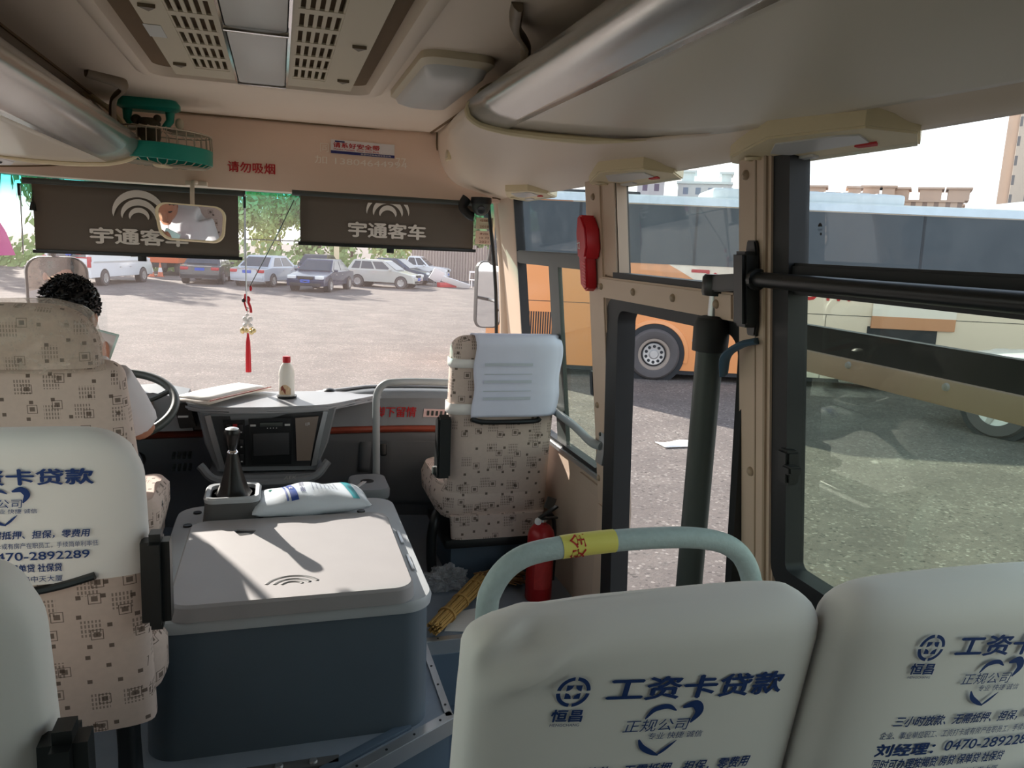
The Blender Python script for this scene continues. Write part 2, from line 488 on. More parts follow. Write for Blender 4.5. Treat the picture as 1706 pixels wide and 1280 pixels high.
def tag(o, label=None, cat=None, group=None, kind=None):
    if label: o['label'] = label
    if cat: o['category'] = cat
    if group: o['group'] = group
    if kind: o['kind'] = kind
    return o
def thing(name, label, cat, loc=(0, 0, 0), group=None, rotz=0.0):
    o = bpy.data.objects.new(name, None)
    o.empty_display_size = 0.1
    COL.objects.link(o)
    o.location = loc
    o.rotation_euler = (0, 0, rotz)
    return tag(o, label, cat, group)
def subsurf(n):
    def f(o):
        md = o.modifiers.new('sub', 'SUBSURF'); md.levels = n; md.render_levels = n
    return f
def remesh(v, it=4):
    def f(o):
        md = o.modifiers.new('remesh', 'REMESH'); md.mode = 'VOXEL'; md.voxel_size = v; md.use_smooth_shade = True
        sm = o.modifiers.new('smooth', 'SMOOTH'); sm.iterations = it; sm.factor = 0.5
    return f
# ------------------------------------------------------------------ the bus body
def wx(z): return 1.11 - 0.112 * max(0.0, z - 0.5)
def WR(side, off0=0.0):
    return lambda y, z, off: (side * (wx(z) + off0 + off + (0.20 if side < 0 else 0)), y, z)
def wrect(mb, side, y0, y1, z0, z1, a, b, bev=0.0):
    zs = [z0] + ([0.5] if z0 < 0.5 < z1 else []) + [z1]
    for za, zb in zip(zs[:-1], zs[1:]):
        mb.prism([(y0, za), (y1, za), (y1, zb), (y0, zb)], WR(side), a, b, bev)
def wframe(mb, side, y0, y1, z0, z1, t, a, b, r=0.05):
    """rounded rubber ring lying in the side wall plane"""
    cy, cz = (y0 + y1) / 2, (z0 + z1) / 2
    o = rrect(y1 - y0, z1 - z0, r); i = rrect(y1 - y0 - 2 * t, z1 - z0 - 2 * t, max(0.005, r - t * 0.6))
    f = WR(side)
    mb.loft([[f(cy + p[0], cz + p[1], k) for p in ring] for ring, k in ((o, a), (o, b), (i, b), (i, a))], loop=True)

def pane(name, side, y0, y1, z0, z1, m, off=0.02, parent=None):
    b = MB(); f = WR(side)
    b.prism([(y0, z0), (y1, z0), (y1, z1), (y0, z1)], f, off, off + 0.005)
    return b.build(name, m, parent, smooth=0)

# floor with the stairwell left open beside the door
b = MB()
for poly in ([(-1.31, -3.2), (0.10, -3.2), (0.10, 1.89), (0.443, 2.09), (0.443, 2.53), (0.443, 4.1), (-1.31, 4.1)],
             [(0.443, 2.53), (1.11, 2.53), (1.11, 4.1), (0.443, 4.1)],
             [(0.10, -3.2), (1.11, -3.2), (1.11, 1.36), (0.10, 1.36)]):
    b.prism(poly, lambda x, y, z: (x, y, z), -0.05, 0.0)
tag(b.build('floor', M['floor'], smooth=0), kind='structure')
b = MB()
b.box(0.443, 1.12, 2.53, 2.56, -0.75, -0.05)
b.box(0.10, 1.12, 1.33, 1.36, -0.75, -0.05)
b.prism([(0.10, 1.89), (0.443, 2.09), (0.443, 2.12), (0.08, 1.91)], lambda x, y, z: (x, y, z), -0.75, -0.05)
b.box(0.07, 0.10, 1.36, 1.90, -0.75, -0.05)
b.box(0.42, 0.443, 2.09, 2.55, -0.75, -0.05)
b.box(0.10, 0.72, 1.36, 2.53, -0.30, -0.26)
b.box(0.70, 0.72, 1.36, 2.53, -0.60, -0.30)
b.box(0.70, 1.12, 1.36, 2.53, -0.60, -0.56)
tag(b.build('floor_steps', M['stepblue'], smooth=0), kind='structure')
# bright metal nosings
for i, (p, q, w) in enumerate((((0.44, 2.545), (1.10, 2.545), 0.03), ((0.10, 1.885), (0.45, 2.088), 0.035), ((0.437, 2.08), (0.437, 2.54), 0.02))):
    b = MB()
    d = Vector((q[0] - p[0], q[1] - p[1], 0)); L = d.length; a = math.atan2(d.y, d.x)
    b.obox(((p[0] + q[0]) / 2, (p[1] + q[1]) / 2, 0.003), (L, w, 0.006), (0, 0, a))
    n = Vector((d.y, -d.x, 0)).normalized() * w / 2
    b.obox(((p[0] + q[0]) / 2 + n.x, (p[1] + q[1]) / 2 + n.y, -0.02), (L, 0.006, 0.05), (0, 0, a))
    t = b.build('trim_%d' % (i + 1), M['alu'], smooth=0)
    tag(t, kind='structure')
    b = MB()
    k = int(L / 0.12) + 1
    for j in range(k):
        s = (j + 0.5) / k
        b.cyl((p[0] + d.x * s, p[1] + d.y * s, 0.006), (p[0] + d.x * s, p[1] + d.y * s, 0.008), 0.004, n=8)
    b.build('screw', M['black'], t, smooth=0)

# ceiling
b = MB()
b.box(-0.76, 0.66, -3.2, 3.86, 1.95, 1.98)
b.box(-1.25, 1.05, -3.2, 4.05, 2.02, 2.06)
b.box(-0.95, 0.95, -3.22, -1.19, 1.95, 2.03)
b.box(-1.22, 1.02, 3.875, 3.90, 1.955, 2.03); b.box(-1.22, 1.02, 4.0, 4.05, 1.64, 2.03)
b.box(0.655, 0.70, 3.0, 3.9, 1.952, 2.03); b.box(-0.82, -0.755, -3.2, 3.9, 1.952, 2.03)
tag(b.build('ceiling', M['ceiling'], smooth=0), kind='structure')
b = MB()
b.tube([(0.66, -3.2, 1.95), (0.66, 3.85, 1.95)], 0.006, 6)
b.tube([(-0.76, 3.86, 1.95), (0.66, 3.86, 1.95)], 0.006, 6)
b.tube([(-0.76, -3.2, 1.95), (-0.76, 3.86, 1.95)], 0.006, 6)
tag(b.build('trim_4', M['shadowgap']), kind='structure')

# panel over the windscreen
def bend(x): return (abs(x + 0.09) / 1.13) ** 4
def hy(x): return 3.87 - 0.24 * bend(x)
def wsy(x, z): return 4.03 - 0.30 * bend(x) - 0.03 * (z - 0.62)
b = MB()
b.grid(lambda u, v: (lambda x, z: (x, hy(x) - 0.02 * math.sin(v * PI) - 0.03 * v, z))(-1.21 + 2.21 * u, 1.965 - 0.335 * v), 40, 10)
b.grid(lambda u, v: (lambda x: (x, hy(x) - 0.03 + (wsy(x, 1.63) + 0.03 - hy(x) + 0.03) * v, 1.63))(-1.21 + 2.21 * u), 40, 2)
wf = tag(b.build('wall_front', M['header'], solid=0.004), kind='structure')
def HP(cx, cz, rot=0.0, d=0.004):
    """place plane coordinates on the panel over the windscreen"""
    ca, sa = math.cos(rot), math.sin(rot)
    def f(a, c):
        x = cx + a * ca - c * sa; z = cz + a * sa + c * ca
        v = (1.965 - z) / 0.335
        return (x, hy(x) - 0.02 * math.sin(v * PI) - 0.03 * v - d, z)
    return f
MB().text('请勿吸烟', 0.046, HP(-0.165, 1.727), bold=0.02, width=0.205).build('red_lettering', M['redtext'], wf, smooth=0)
b = MB()
b.text('同 1', 0.04, HP(0.175, 1.842)); b.text('加 13804644994', 0.036, HP(0.33, 1.786), width=0.43)
b.text('77', 0.036, HP(0.515, 1.80))
b.build('faded_lettering', M['ghost'], wf, smooth=0)
st = thing('seat_belt_sticker', 'white and navy sticker with red lettering stuck on the beige panel above the windscreen', 'sticker', (0.335, 3.83, 1.85))
b = MB(); f = HP(0.337, 1.849, -0.015, 0.006)
b.grid(lambda u, v: f(-0.148 + 0.296 * u, -0.032 + 0.064 * v), 6, 2)
b.build('sheet', M['white'], st, smooth=0, solid=0.001)
b = MB(); f2 = HP(0.337, 1.849, -0.015, 0.0085)
b.grid(lambda u, v: f2(-0.148 + 0.296 * u, -0.032 + 0.013 * v), 6, 1); b.build('navy_band', M['navy'], st, smooth=0)
b = MB()
b.text('请系好安全带', 0.024, lambda a, c: f2(a - 0.03, c + 0.008), bold=0.02, width=0.215)
b.text('Please Fasten Your Seat Belt', 0.008, lambda a, c: f2(a - 0.03, c - 0.011), width=0.21)
b.build('red_lettering', M['redtext'], st, smooth=0)
b = MB(); f3 = HP(0.337, 1.849, -0.015, 0.0095)
b.text('新国线运输集团有限公司', 0.007, lambda a, c: f3(a + 0.06, c - 0.0255), width=0.14); b.build('white_lettering', M['white'], st, smooth=0)
b = MB(); b.grid(lambda u, v: f2(-0.13 + 0.045 * u, 0.021 + 0.006 * v), 2, 1); b.build('emblem', M['navy'], st, smooth=0)

# right side wall
b = MB()
wrect(b, 1, 2.40, 3.75, -0.05, 0.60, 0.0, 0.05)
wrect(b, 1, -3.2, 1.465, -0.05, 0.69, 0.0, 0.05)
wrect(b, 1, -3.2, 4.05, 1.76, 2.05, 0.0, 0.05)
wrect(b, 1, -3.2, -0.18, 0.6, 1.8, 0.0, 0.05)  # unseen rear stretch closed with added wall instead of windows, dims the seat backs
tag(b.build('wall_right', M['lowpanel'], smooth=0), kind='structure')
def pillar(i, side, y0, y1, z0, z1, d=0.025, m='wall', screws=()):
    b = MB(); wrect(b, side, y0, y1, z0, z1, -d, 0.03, 0.006)
    p = tag(b.build('trim_%d' % i, M[m]), kind='structure')
    if screws:
        f = WR(side)
        b = MB()
        for y, z in screws:
            c = Vector(f(y, z, -d)); b.lathe(c, [(0.001, -0.001), (0.012, -0.001), (0.011, 0.004), (0.006, 0.008), (0.001, 0.009)], (-side, 0, 0), 12)
        b.build('screw_cap', M['screw'], p)
pillar(5, 1, 2.40, 2.535, 0.0, 1.66, screws=[(2.46, 1.60), (2.40 + 0.03, 1.305), (2.497, 0.877), (2.51, 0.60)])
pillar(6, 1, 1.465, 1.60, -0.3, 1.66, screws=[(1.565, 1.605), (1.545, 0.914)])
pillar(7, 1, 1.60, 2.41, 1.27, 1.338, 0.04, screws=[(2.386, 1.306), (2.14, 1.304), (1.891, 1.305), (1.67, 1.306)])
pillar(8, 1, 3.42, 3.76, 0.55, 1.70, 0.012)
pillar(9, 1, 2.30, 2.42, 1.34, 1.66, 0.018)
b = MB(); wrect(b, 1, 1.482, 1.490, -0.1, 1.66, -0.031, 0.0); wrect(b, 1, 1.525, 1.529, -0.1, 1.66, -0.027, 0.0)
tag(b.build('trim_10', M['screw'], smooth=0), kind='structure')
b = MB(); wrect(b, 1, 2.53, 3.45, 0.575, 0.60, -0.02, 0.03, 0.004)
tag(b.build('trim_11', M['alu'], smooth=0), kind='structure')
b = MB(); wrect(b, 1, 2.41, 2.75, -0.0, 0.55, -0.01, 0.0)
tag(b.build('trim_12', M['lowpanel'], smooth=0), kind='structure')

# front quarter window: sliding pane, dark crossbar
def window(i, label=None): 
    o = bpy.data.objects.new('window_%d' % i, None); COL.objects.link(o)
    return tag(o, kind='structure')
w = window(2)
b = MB(); wframe(b, 1, 2.525, 3.44, 0.595, 1.74, 0.022, -0.012, 0.03, 0.05); b.build('rubber_frame', M['rubber'], w)
b = MB(); wrect(b, 1, 2.53, 3.43, 1.352, 1.41, -0.012, 0.03, 0.004); b.build('crossbar', M['greyblk'], w)
pane('upper_pane', 1, 2.54, 3.43, 1.405, 1.72, M['glass_blue'], parent=w)
pane('sliding_pane', 1, 2.54, 3.03, 0.60, 1.36, M['glass_green'], 0.006, parent=w)
b = MB(); wrect(b, 1, 2.925, 3.035, 0.61, 1.355, 0.004, 0.022); b.build('sliding_stile', M['greyblk'], w, smooth=0)
b = MB(); wrect(b, 1, 2.545, 2.575, 0.90, 0.99, -0.02, 0.0, 0.003); b.build('catch', M['black'], w)
# fixed window over the door
w = window(3)
b = MB(); wframe(b, 1, 1.59, 2.315, 1.335, 1.74, 0.014, -0.012, 0.03, 0.02); wrect(b, 1, 1.60, 2.31, 1.333, 1.356, -0.03, 0.03)
b.build('rubber_frame', M['rubber'], w)
pane('pane', 1, 1.60, 2.31, 1.345, 1.72, M['glass_dusty'], parent=w)
# door opening seal
b = MB()
f = WR(1)
def ring(y0, y1, z0, z1, r, k):
    return [f((y0 + y1) / 2 + p[0], (z0 + z1) / 2 + p[1], k) for p in rrect(y1 - y0, z1 - z0, r, 6)]
b.loft([ring(1.585, 2.405, -0.6, 1.27, 0.06, -0.015), ring(1.585, 2.405, -0.6, 1.27, 0.06, 0.05), ring(1.615, 2.32, -0.57, 1.235, 0.05, 0.05), ring(1.615, 2.32, -0.57, 1.235, 0.05, -0.015)], loop=True)
tag(b.build('trim_13', M['rubber']), kind='structure')
# large window beside the passenger seats
w = window(4)
b = MB(); wframe(b, 1, -0.2, 1.47, 0.66, 1.76, 0.055, -0.02, 0.03, 0.05); b.build('rubber_frame', M['rubber'], w)
b = MB(); wrect(b, 1, -0.2, 1.42, 1.348, 1.415, -0.012, 0.03, 0.006); b.build('crossbar', M['rubber'], w)
pane('upper_pane', 1, -0.2, 1.43, 1.40, 1.74, M['glass_blue'], parent=w)
pane('lower_pane', 1, -0.2, 1.43, 0.68, 1.36, M['glass_green'], parent=w)
b = MB(); wrect(b, 1, 1.392, 1.432, 0.925, 1.005, -0.035, 0.0, 0.006); wrect(b, 1, 1.37, 1.40, 0.955, 0.975, -0.045, -0.01, 0.004); b.build('catch', M['black'], w)
b = MB()
for dz in (0.0, 0.03):
    pass
b.tube([(wx(1.375) - 0.045, 1.49, 1.375), (wx(1.375) - 0.045, -1.1, 1.375)], 0.017, 14)
b.lathe((wx(1.375) - 0.045, 1.50, 1.375), [(0.001, 0), (0.024, 0), (0.024, 0.012), (0.001, 0.014)], (0, -1, 0), 16)
b.build('window_rail', M['black'], w)
# glazing marks on the large pane
b = MB(); f = lambda a, c: (wx(1.485 + c) + 0.019, 1.366 - a, 1.485 + c)
b.text('GLASS', 0.004, lambda a, c: f(a, c), width=0.013)
b.loft([[f(0.0065 * math.cos(PI * i / 10), 0.006 + 0.0075 * math.sin(PI * i / 10)) for i in range(11)], [f(0.0065 * math.cos(PI * i / 10) * 0.1, 0.006 + 0.0075 * 0.1 * math.sin(PI * i / 10)) for i in range(11)]], closed=False)
b.loft([[f(0.003 + 0.003 * math.cos(PI * i / 5), -0.009 + 0.003 * math.sin(PI * i / 5)) for i in range(10)], [f(0.003, -0.009)] * 10], cap0=False, cap1=False)
b.build('glazing_mark', M['black'], w, smooth=0)

# left side wall
b = MB()
wrect(b, -1, -3.2, 3.75, -0.05, 0.74, 0.0, 0.05)
wrect(b, -1, -3.2, 3.7, 1.64, 1.76, 0.0, 0.05)
wrect(b, -1, -3.2, 4.05, 1.76, 2.05, 0.0, 0.05)
wrect(b, -1, -3.2, -0.1, 0.7, 1.7, 0.0, 0.05)  # added solid wall out of view, holds back light from the left
tag(b.build('wall_left', M['lowpanel'], smooth=0), kind='structure')
for i, (y0, y1) in enumerate(((3.40, 3.80), (2.15, 2.28), (0.55, 0.68))):
    pillar(14 + i, -1, y0, y1, 0.7, 1.66)
for i, (y0, y1) in enumerate(((2.28, 3.40), (0.68, 2.15), (-0.12, 0.55))):
    w = window(5 + i)
    b = MB(); wframe(b, -1, y0, y1, 0.72, 1.66, 0.03, -0.012, 0.03, 0.05); b.build('rubber_frame', M['rubber'], w)
    pane('pane', -1, y0 + 0.02, y1 - 0.02, 0.74, 1.65, M['glass_clear'] if i == 0 else M['glass_green'], parent=w)

b = MB(); b.box(-1.33, 1.12, -3.26, -3.2, -0.05, 2.05)
tag(b.build('wall_rear', M['wall'], smooth=0), kind='structure')

# windscreen
b = MB()
b.grid(lambda u, v: (lambda x, z: (x, wsy(x, z), z))(-1.28 + 2.32 * u, 0.50 + 1.15 * v), 40, 6)
tag(b.build('window_1', M['glass_ws']), kind='structure')
for k, sd in enumerate((-1, 1)):
    b = MB()
    X = lambda q: q if sd > 0 else -q - 0.23
    b.tube([(X(1.06), wsy(X(1.06), 0.5) - 0.02, 0.5), (X(1.03), wsy(X(1.03), 1.2) - 0.03, 1.2), (X(0.985), wsy(X(0.985), 1.66) - 0.03, 1.66)], 0.03, 10, 4)
    tag(b.build('trim_%d' % (18 + k), M['wall']), kind='structure')
    b = MB()
    b.tube([(X(1.02), wsy(X(1.02), 0.6) - 0.012, 0.6), (X(0.995), wsy(X(0.995), 1.2) - 0.012, 1.2), (X(0.945), wsy(X(0.945), 1.64) - 0.012, 1.64)], 0.009, 8, 4)
    tag(b.build('trim_%d' % (20 + k), M['rubber']), kind='structure')
# outer skin under the windscreen
b = MB()
b.grid(lambda u, v: (lambda x: (x, wsy(x, 0.55) + 0.03, -0.6 + 1.15 * v))(-1.31 + 2.42 * u), 24, 2)
tag(b.build('wall_nose', M['white'], solid=0.01), kind='structure')

# ------------------------------------------------------------------ overhead racks and fairings
def lerp(a, b, t): return a + (b - a) * t
def prof_pts(pts, n):
    c = catmull([(p[0], 0, p[1]) for p in pts], 8)
    out = []
    d = [0]
    for a, e in zip(c[:-1], c[1:]): d.append(d[-1] + (e - a).length)
    for i in range(n + 1):
        s = d[-1] * i / n
        j = max(k for k in range(len(d)) if d[k] <= s + 1e-9)
        j = min(j, len(c) - 2)
        t = (s - d[j]) / max(1e-9, d[j + 1] - d[j])
        out.append(c[j].lerp(c[j + 1], t))
    return [(p.x, p.z) for p in out]

def rack(side, label, prof, front, backs, yend, bracket_y, bracket_x):
    """prof: (x, z) from the lip top round to the wall; backs: y where the fairing starts, per profile step"""
    N = 30
    P = prof_pts(prof, N)
    F = [tuple(Vector(p)) for p in front]
    fc = catmull(front, 10); d = [0]
    for a, e in zip(fc[:-1], fc[1:]): d.append(d[-1] + (e - a).length)
    def fr(t):
        s = d[-1] * t
        j = min(max(k for k in range(len(d)) if d[k] <= s + 1e-9), len(fc) - 2)
        return fc[j].lerp(fc[j + 1], (s - d[j]) / max(1e-9, d[j + 1] - d[j]))
    def by(t):
        for (t0, y0), (t1, y1) in zip(backs[:-1], backs[1:]):
            if t <= t1: return lerp(y0, y1, (t - t0) / (t1 - t0))
        return backs[-1][1]
    r = thing('luggage_rack', label, 'luggage rack', (side * 0.8, 1.0, 1.7))
    NS = 9
    b = MB()
    b.grid(lambda u, v: (lambda q: (side * q[0], lerp(-3.2, by(u * NS / N) + 0.03, v), q[1]))(P[round(u * NS)]), NS, 24)
    b.build('silver_edge', M['silver'], r, smooth=60, solid=0.008)
    b = MB()
    b.grid(lambda u, v: (lambda q: (side * q[0], lerp(-3.2, by((NS + u * (N - NS)) / N) + 0.03, v), q[1]))(P[NS + round(u * (N - NS))]), N - NS, 24)
    b.build('underside', M['rack'], r, smooth=60, solid=0.008)
    b = MB()
    zf = P[0][1] - 0.05
    b.box(*sorted((side * (P[0][0] + 0.02), side * 0.96)), -3.2, by(0) + 0.3, zf - 0.01, zf)
    b.box(*sorted((side * (P[0][0] + 0.02), side * (P[0][0] + 0.03))), -3.2, by(0) + 0.1, zf, P[0][1] - 0.005)
    b.build('shelf', M['brown'], r, smooth=0)
    # bracket from lip to ceiling
    b = MB()
    x0, z0 = P[0]
    pts = [(side * (x0 + 0.0), bracket_y, z0 - 0.03), (side * (x0 + 0.005), bracket_y, z0 + 0.03), (side * (x0 - 0.005), bracket_y - 0.02, lerp(z0, 1.95, 0.6)), (side * (x0 - 0.05), bracket_y - 0.09, 1.93), (side * bracket_x, bracket_y - 0.2, 1.948)]
    b.tube(pts, 0.022, 10, 5, flat=0.55)
    b.build('bracket', M['brown'], r)
    fa = MB()
    OFF = 0.012
    def fp(u, v):
        q = P[min(N, round(u * N))]
        a = fr(u)
        k = max(0.0, min(1.6, (u - 0.66) / 0.12))
        c = Vector((side * (q[0] - OFF * 0.6 * (1 - k)), by(u), q[1] - OFF * 0.9 * (1 - k)))
        a = Vector((side * a.x, a.y, a.z))
        w = v * v * (3 - 2 * v)
        p = Vector((lerp(c.x, a.x, w), lerp(c.y, a.y, v), lerp(c.z, a.z, w)))
        return p
    fa.grid(fp, N, 24)
    o = tag(fa.build('wall_fairing_right' if side > 0 else 'wall_fairing_left', M['fairing'], smooth=60, solid=0.006), kind='structure')
    # upper closing piece between the fairing and the ceiling, and the raised rim round the rack end
    b = MB()
    b.grid(lambda u, v: (lambda a, c: (lerp(a[0], c[0], v), lerp(a[1], c[1], v), lerp(a[2], c[2], v)))(tuple(fp(0, u)), (lerp(side * (P[0][0] + 0.16), side * front[0][0], u), lerp(by(0) + 0.12, front[0][1], u), 1.955)), 12, 3)
    b.build('closing_panel', M['fairing'], o, solid=0.005)
    b = MB(); b.tube([tuple(fp(i / N, 0.992) + Vector((side * -0.004, -0.004, -0.002))) for i in range(0, N)], 0.0035, 6); b.build('seam', M['shadowgap'], o)
    b = MB()
    pts = [tuple(fp(i / N, 0)) for i in range(0, int(N * 0.74))]
    arc = [(lerp(pts[0][0], side * (P[0][0] + 0.16), t), by(0) + 0.12 * (t ** 0.7), lerp(pts[0][2], 1.952, t ** 0.55)) for t in (1, 0.75, 0.5, 0.25, 0.1)]
    b.tube(arc + pts, lambda t: 0.011 * min(1.0, (1 - t) * 6 + 0.1), 8)
    b.build('rim', M['cream'], o)
    return o

rack(1, 'right overhead luggage rack with silver edge above the door and passenger seats',
     [(0.535, 1.865), (0.505, 1.845), (0.497, 1.812), (0.53, 1.785), (0.60, 1.762), (0.72, 1.727), (0.845, 1.692), (0.93, 1.665), (0.985, 1.642)],
     [(0.685, 3.80, 1.95), (0.69, 3.81, 1.87), (0.715, 3.80, 1.78), (0.77, 3.78, 1.715), (0.86, 3.76, 1.68), (0.985, 3.68, 1.642)],
     [(0, 2.36), (0.1, 2.32), (0.2, 2.30), (0.32, 2.24), (0.45, 2.12), (0.58, 1.97), (0.70, 1.78), (0.80, 1.5), (0.86, 1.0), (0.90, 0.2), (0.93, -3.2), (1.0, -3.2)], 0, 1.93, 0.455)
rack(-1, 'left overhead luggage rack with silver edge above the driver',
     [(0.625, 1.80), (0.585, 1.785), (0.572, 1.755), (0.60, 1.715), (0.66, 1.69), (0.75, 1.672), (0.85, 1.660), (0.95, 1.652), (1.08, 1.646), (1.185, 1.642)],
     [(0.78, 3.76, 1.95), (0.785, 3.77, 1.88), (0.80, 3.74, 1.79), (0.83, 3.70, 1.72), (0.92, 3.74, 1.68), (1.185, 3.62, 1.642)],
     [(0, 3.46), (0.1, 3.44), (0.2, 3.42), (0.32, 3.40), (0.45, 3.30), (0.58, 3.15), (0.70, 2.95), (0.80, 2.6), (0.86, 1.9), (0.90, 0.9), (0.93, -3.2), (1.0, -3.2)], 0, 3.26, 0.67)

# small square grip on the right fairing
g = thing('coat_hook', 'small cream square fitting on the beige moulding right of the windscreen panel', 'fitting', (0.68, 3.50, 1.82))
b = MB(); b.obox((0.682, 3.50, 1.818), (0.014, 0.07, 0.055), (0, 0.1, 0), 0.006); b.build('surround', M['cream'], g)
b = MB(); b.obox((0.676, 3.50, 1.818), (0.012, 0.04, 0.032), (0, 0.1, 0), 0.004); b.build('button', M['vent'], g)

# reading light consoles under the right rack
def light_console(yc, L, label):
    t = thing('reading_light_panel', label, 'light', (0.95, yc, 1.66), 'reading light panels under the right rack')
    f = lambda y, x, d: (x, yc + y, 1.668 - 0.15 * (x - 0.93) - d)
    out = [(-L / 2, 0.97), (-L / 2 + 0.06, 1.03), (L / 2 - 0.06, 1.03), (L / 2, 0.965), (L / 2 - 0.05, 0.93), (0.0, 0.865), (-L / 2 + 0.05, 0.90)]
    b = MB(); b.prism(out, f, -0.02, 0.026, 0.004); b.build('housing', M['cream'], t)
    b = MB(); b.prism([(-L * 0.34, 0.925), (-L * 0.3, 0.965), (L * 0.1, 0.965), (L * 0.16, 0.94), (L * 0.02, 0.895), (-L * 0.26, 0.91)], f, 0.024, 0.029); b.build('clear_cover', M['lens'], t, smooth=0)
    b = MB(); b.prism([(-L * 0.32, 0.972), (-L * 0.3, 0.985), (-L * 0.22, 0.982), (-L * 0.22, 0.972)], f, 0.024, 0.030); b.build('switch', M['redtext'], t, smooth=0)
    b = MB()
    b.lathe(f(L * 0.30, 0.955, 0.026), [(0.001, 0), (0.022, 0), (0.020, 0.006), (0.012, 0.006), (0.010, 0.003), (0.001, 0.003)], (0, 0, -1), 18); b.build('air_outlet', M['cream'], t)
    b = MB(); b.prism([(L * 0.02, 0.985), (L * 0.2, 0.985), (L * 0.2, 1.0), (L * 0.02, 1.0)], f, 0.024, 0.031); b.build('lamp', M['lens'], t, smooth=0)
light_console(1.36, 0.56, 'nearest cream reading light panel under the rack, above the large right window')
light_console(2.20, 0.56, 'cream reading light panel under the rack, above the window over the door')
light_console(3.20, 0.50, 'farthest cream reading light panel, above the front quarter window')
b = MB()
t = thing('reading_light_panel', 'pale reading light panel under the left rack above the driver window', 'light', (-1.05, 2.9, 1.65))
f = lambda y, x, d: (-x - 0.10, 3.15 + y, 1.664 - 0.12 * (x - 0.93) - d)
MB().prism([(-0.3, 0.92), (-0.25, 0.975), (0.25, 0.975), (0.3, 0.92), (0.2, 0.88), (-0.2, 0.88)], f, -0.02, 0.022, 0.004).build('housing', M['white'], t)
for yy in (0.08, 0.14):
    MB().lathe(f(yy, 0.92, 0.022), [(0.001, 0), (0.016, 0), (0.012, 0.006), (0.001, 0.006)], (0, 0, -1), 14).build('air_outlet', M['black'], t)

# ------------------------------------------------------------------ ceiling fittings
v = thing('ceiling_vent_unit', 'large beige ceiling air vent unit with two slotted grilles round a frosted lamp', 'air vent', (-0.09, 2.2, 1.95))
b = MB()
def cr(x0, x1, y0, y1, r, z): return [((x0 + x1) / 2 + p[0], (y0 + y1) / 2 + p[1], z) for p in rrect(x1 - x0, y1 - y0, r, 6)]
b.loft([cr(-0.50, 0.315, 1.2, 2.99, 0.10, 1.949), cr(-0.49, 0.305, 1.21, 2.975, 0.09, 1.935), cr(-0.465, 0.28, 1.24, 2.90, 0.08, 1.916), cr(-0.438, 0.252, 1.27, 2.85, 0.06, 1.916), cr(-0.425, 0.24, 1.28, 2.83, 0.055, 1.949)], loop=True)
b.build('frame', M['ceiling'], v)
b = MB(); b.box(-0.43, 0.24, 1.25, 2.86, 1.944, 1.9485); b.build('recess', M['shadowgap'], v, smooth=0)
b = MB()
def inner(x0, x1, y0, y1):
    for a, c, d, e in ((x0, x1, y0, 1.42), (x0, x1, 2.64, y1)): b.box(a, c, d, e, 1.905, 1.94, 0.006)
    pass
XL, XR = -0.352, 0.182
# plates left and right of the lamp, pierced by the slots
GL = (-0.285, -0.186); GR = (-0.005, 0.094)
def plate(x0, x1, gx0, gx1):
    y0, y1 = 1.30, 2.725; gy0, gy1 = 1.40, 2.60
    b.box(x0, gx0, y0, y1, 1.905, 1.935); b.box(gx1, x1, y0, y1, 1.905, 1.935)
    b.box(gx0, gx1, y0, gy0, 1.905, 1.935); b.box(gx0, gx1, gy1, y1, 1.905, 1.935)
plate(XL, -0.175, *GL); plate(-0.017, XR, *GR)
b.build('panel', M['vent'], v, smooth=0)
for (g0, g1) in (GL, GR):
    b = MB()
    n = 5; w = (g1 - g0)
    for i in range(n + 1):
        x = g0 + w * i / n; b.box(max(g0, x - 0.0045), min(g1, x + 0.0045), 1.40, 2.60, 1.907, 1.911)
    for j in range(9):
        y = 1.40 + 1.20 * j / 8; b.box(g0, g1, max(1.4, y - 0.018), min(2.6, y + 0.018), 1.9062, 1.911)
    b.build('grille', M['vent'], v, smooth=0)
b = MB(); b.box(-0.166, -0.026, 2.04, 2.70, 1.895, 1.93, 0.008); b.build('lamp_cover', M['lens'], v)
b = MB(); b.box(-0.17, -0.022, 2.02, 2.035, 1.888, 1.93, 0.003); b.box(-0.17, -0.022, 2.70, 2.712, 1.890, 1.93, 0.003); b.box(-0.175, -0.168, 1.30, 2.72, 1.9, 1.93); b.box(-0.024, -0.017, 1.30, 2.72, 1.9, 1.93)
b.build('lamp_trim', M['chrome'], v)
b = MB(); b.box(-0.166, -0.026, 1.31, 2.02, 1.898, 1.93, 0.006); b.build('rear_lamp_cover', M['lens'], v)
for (x, y) in ((-0.32, 2.55), (0.145, 2.55), (0.15, 2.10), (-0.32, 1.95)):
    b = MB(); b.prism([(-0.018, -0.01), (0.018, -0.01), (0.0, 0.022)], lambda a, c, d: (x + a, y + c, d), 1.897, 1.907); b.build('clip', M['brown'], v, smooth=0)
b = MB(); b.prism([(-0.02, -0.06), (0.02, -0.06), (0.02, 0.06), (-0.02, 0.06)], lambda a, c, d: (-0.335 + a, 2.18 + c, d), 1.9035, 1.9045); b.build('clear_sticker', M['lens'], v, smooth=0)

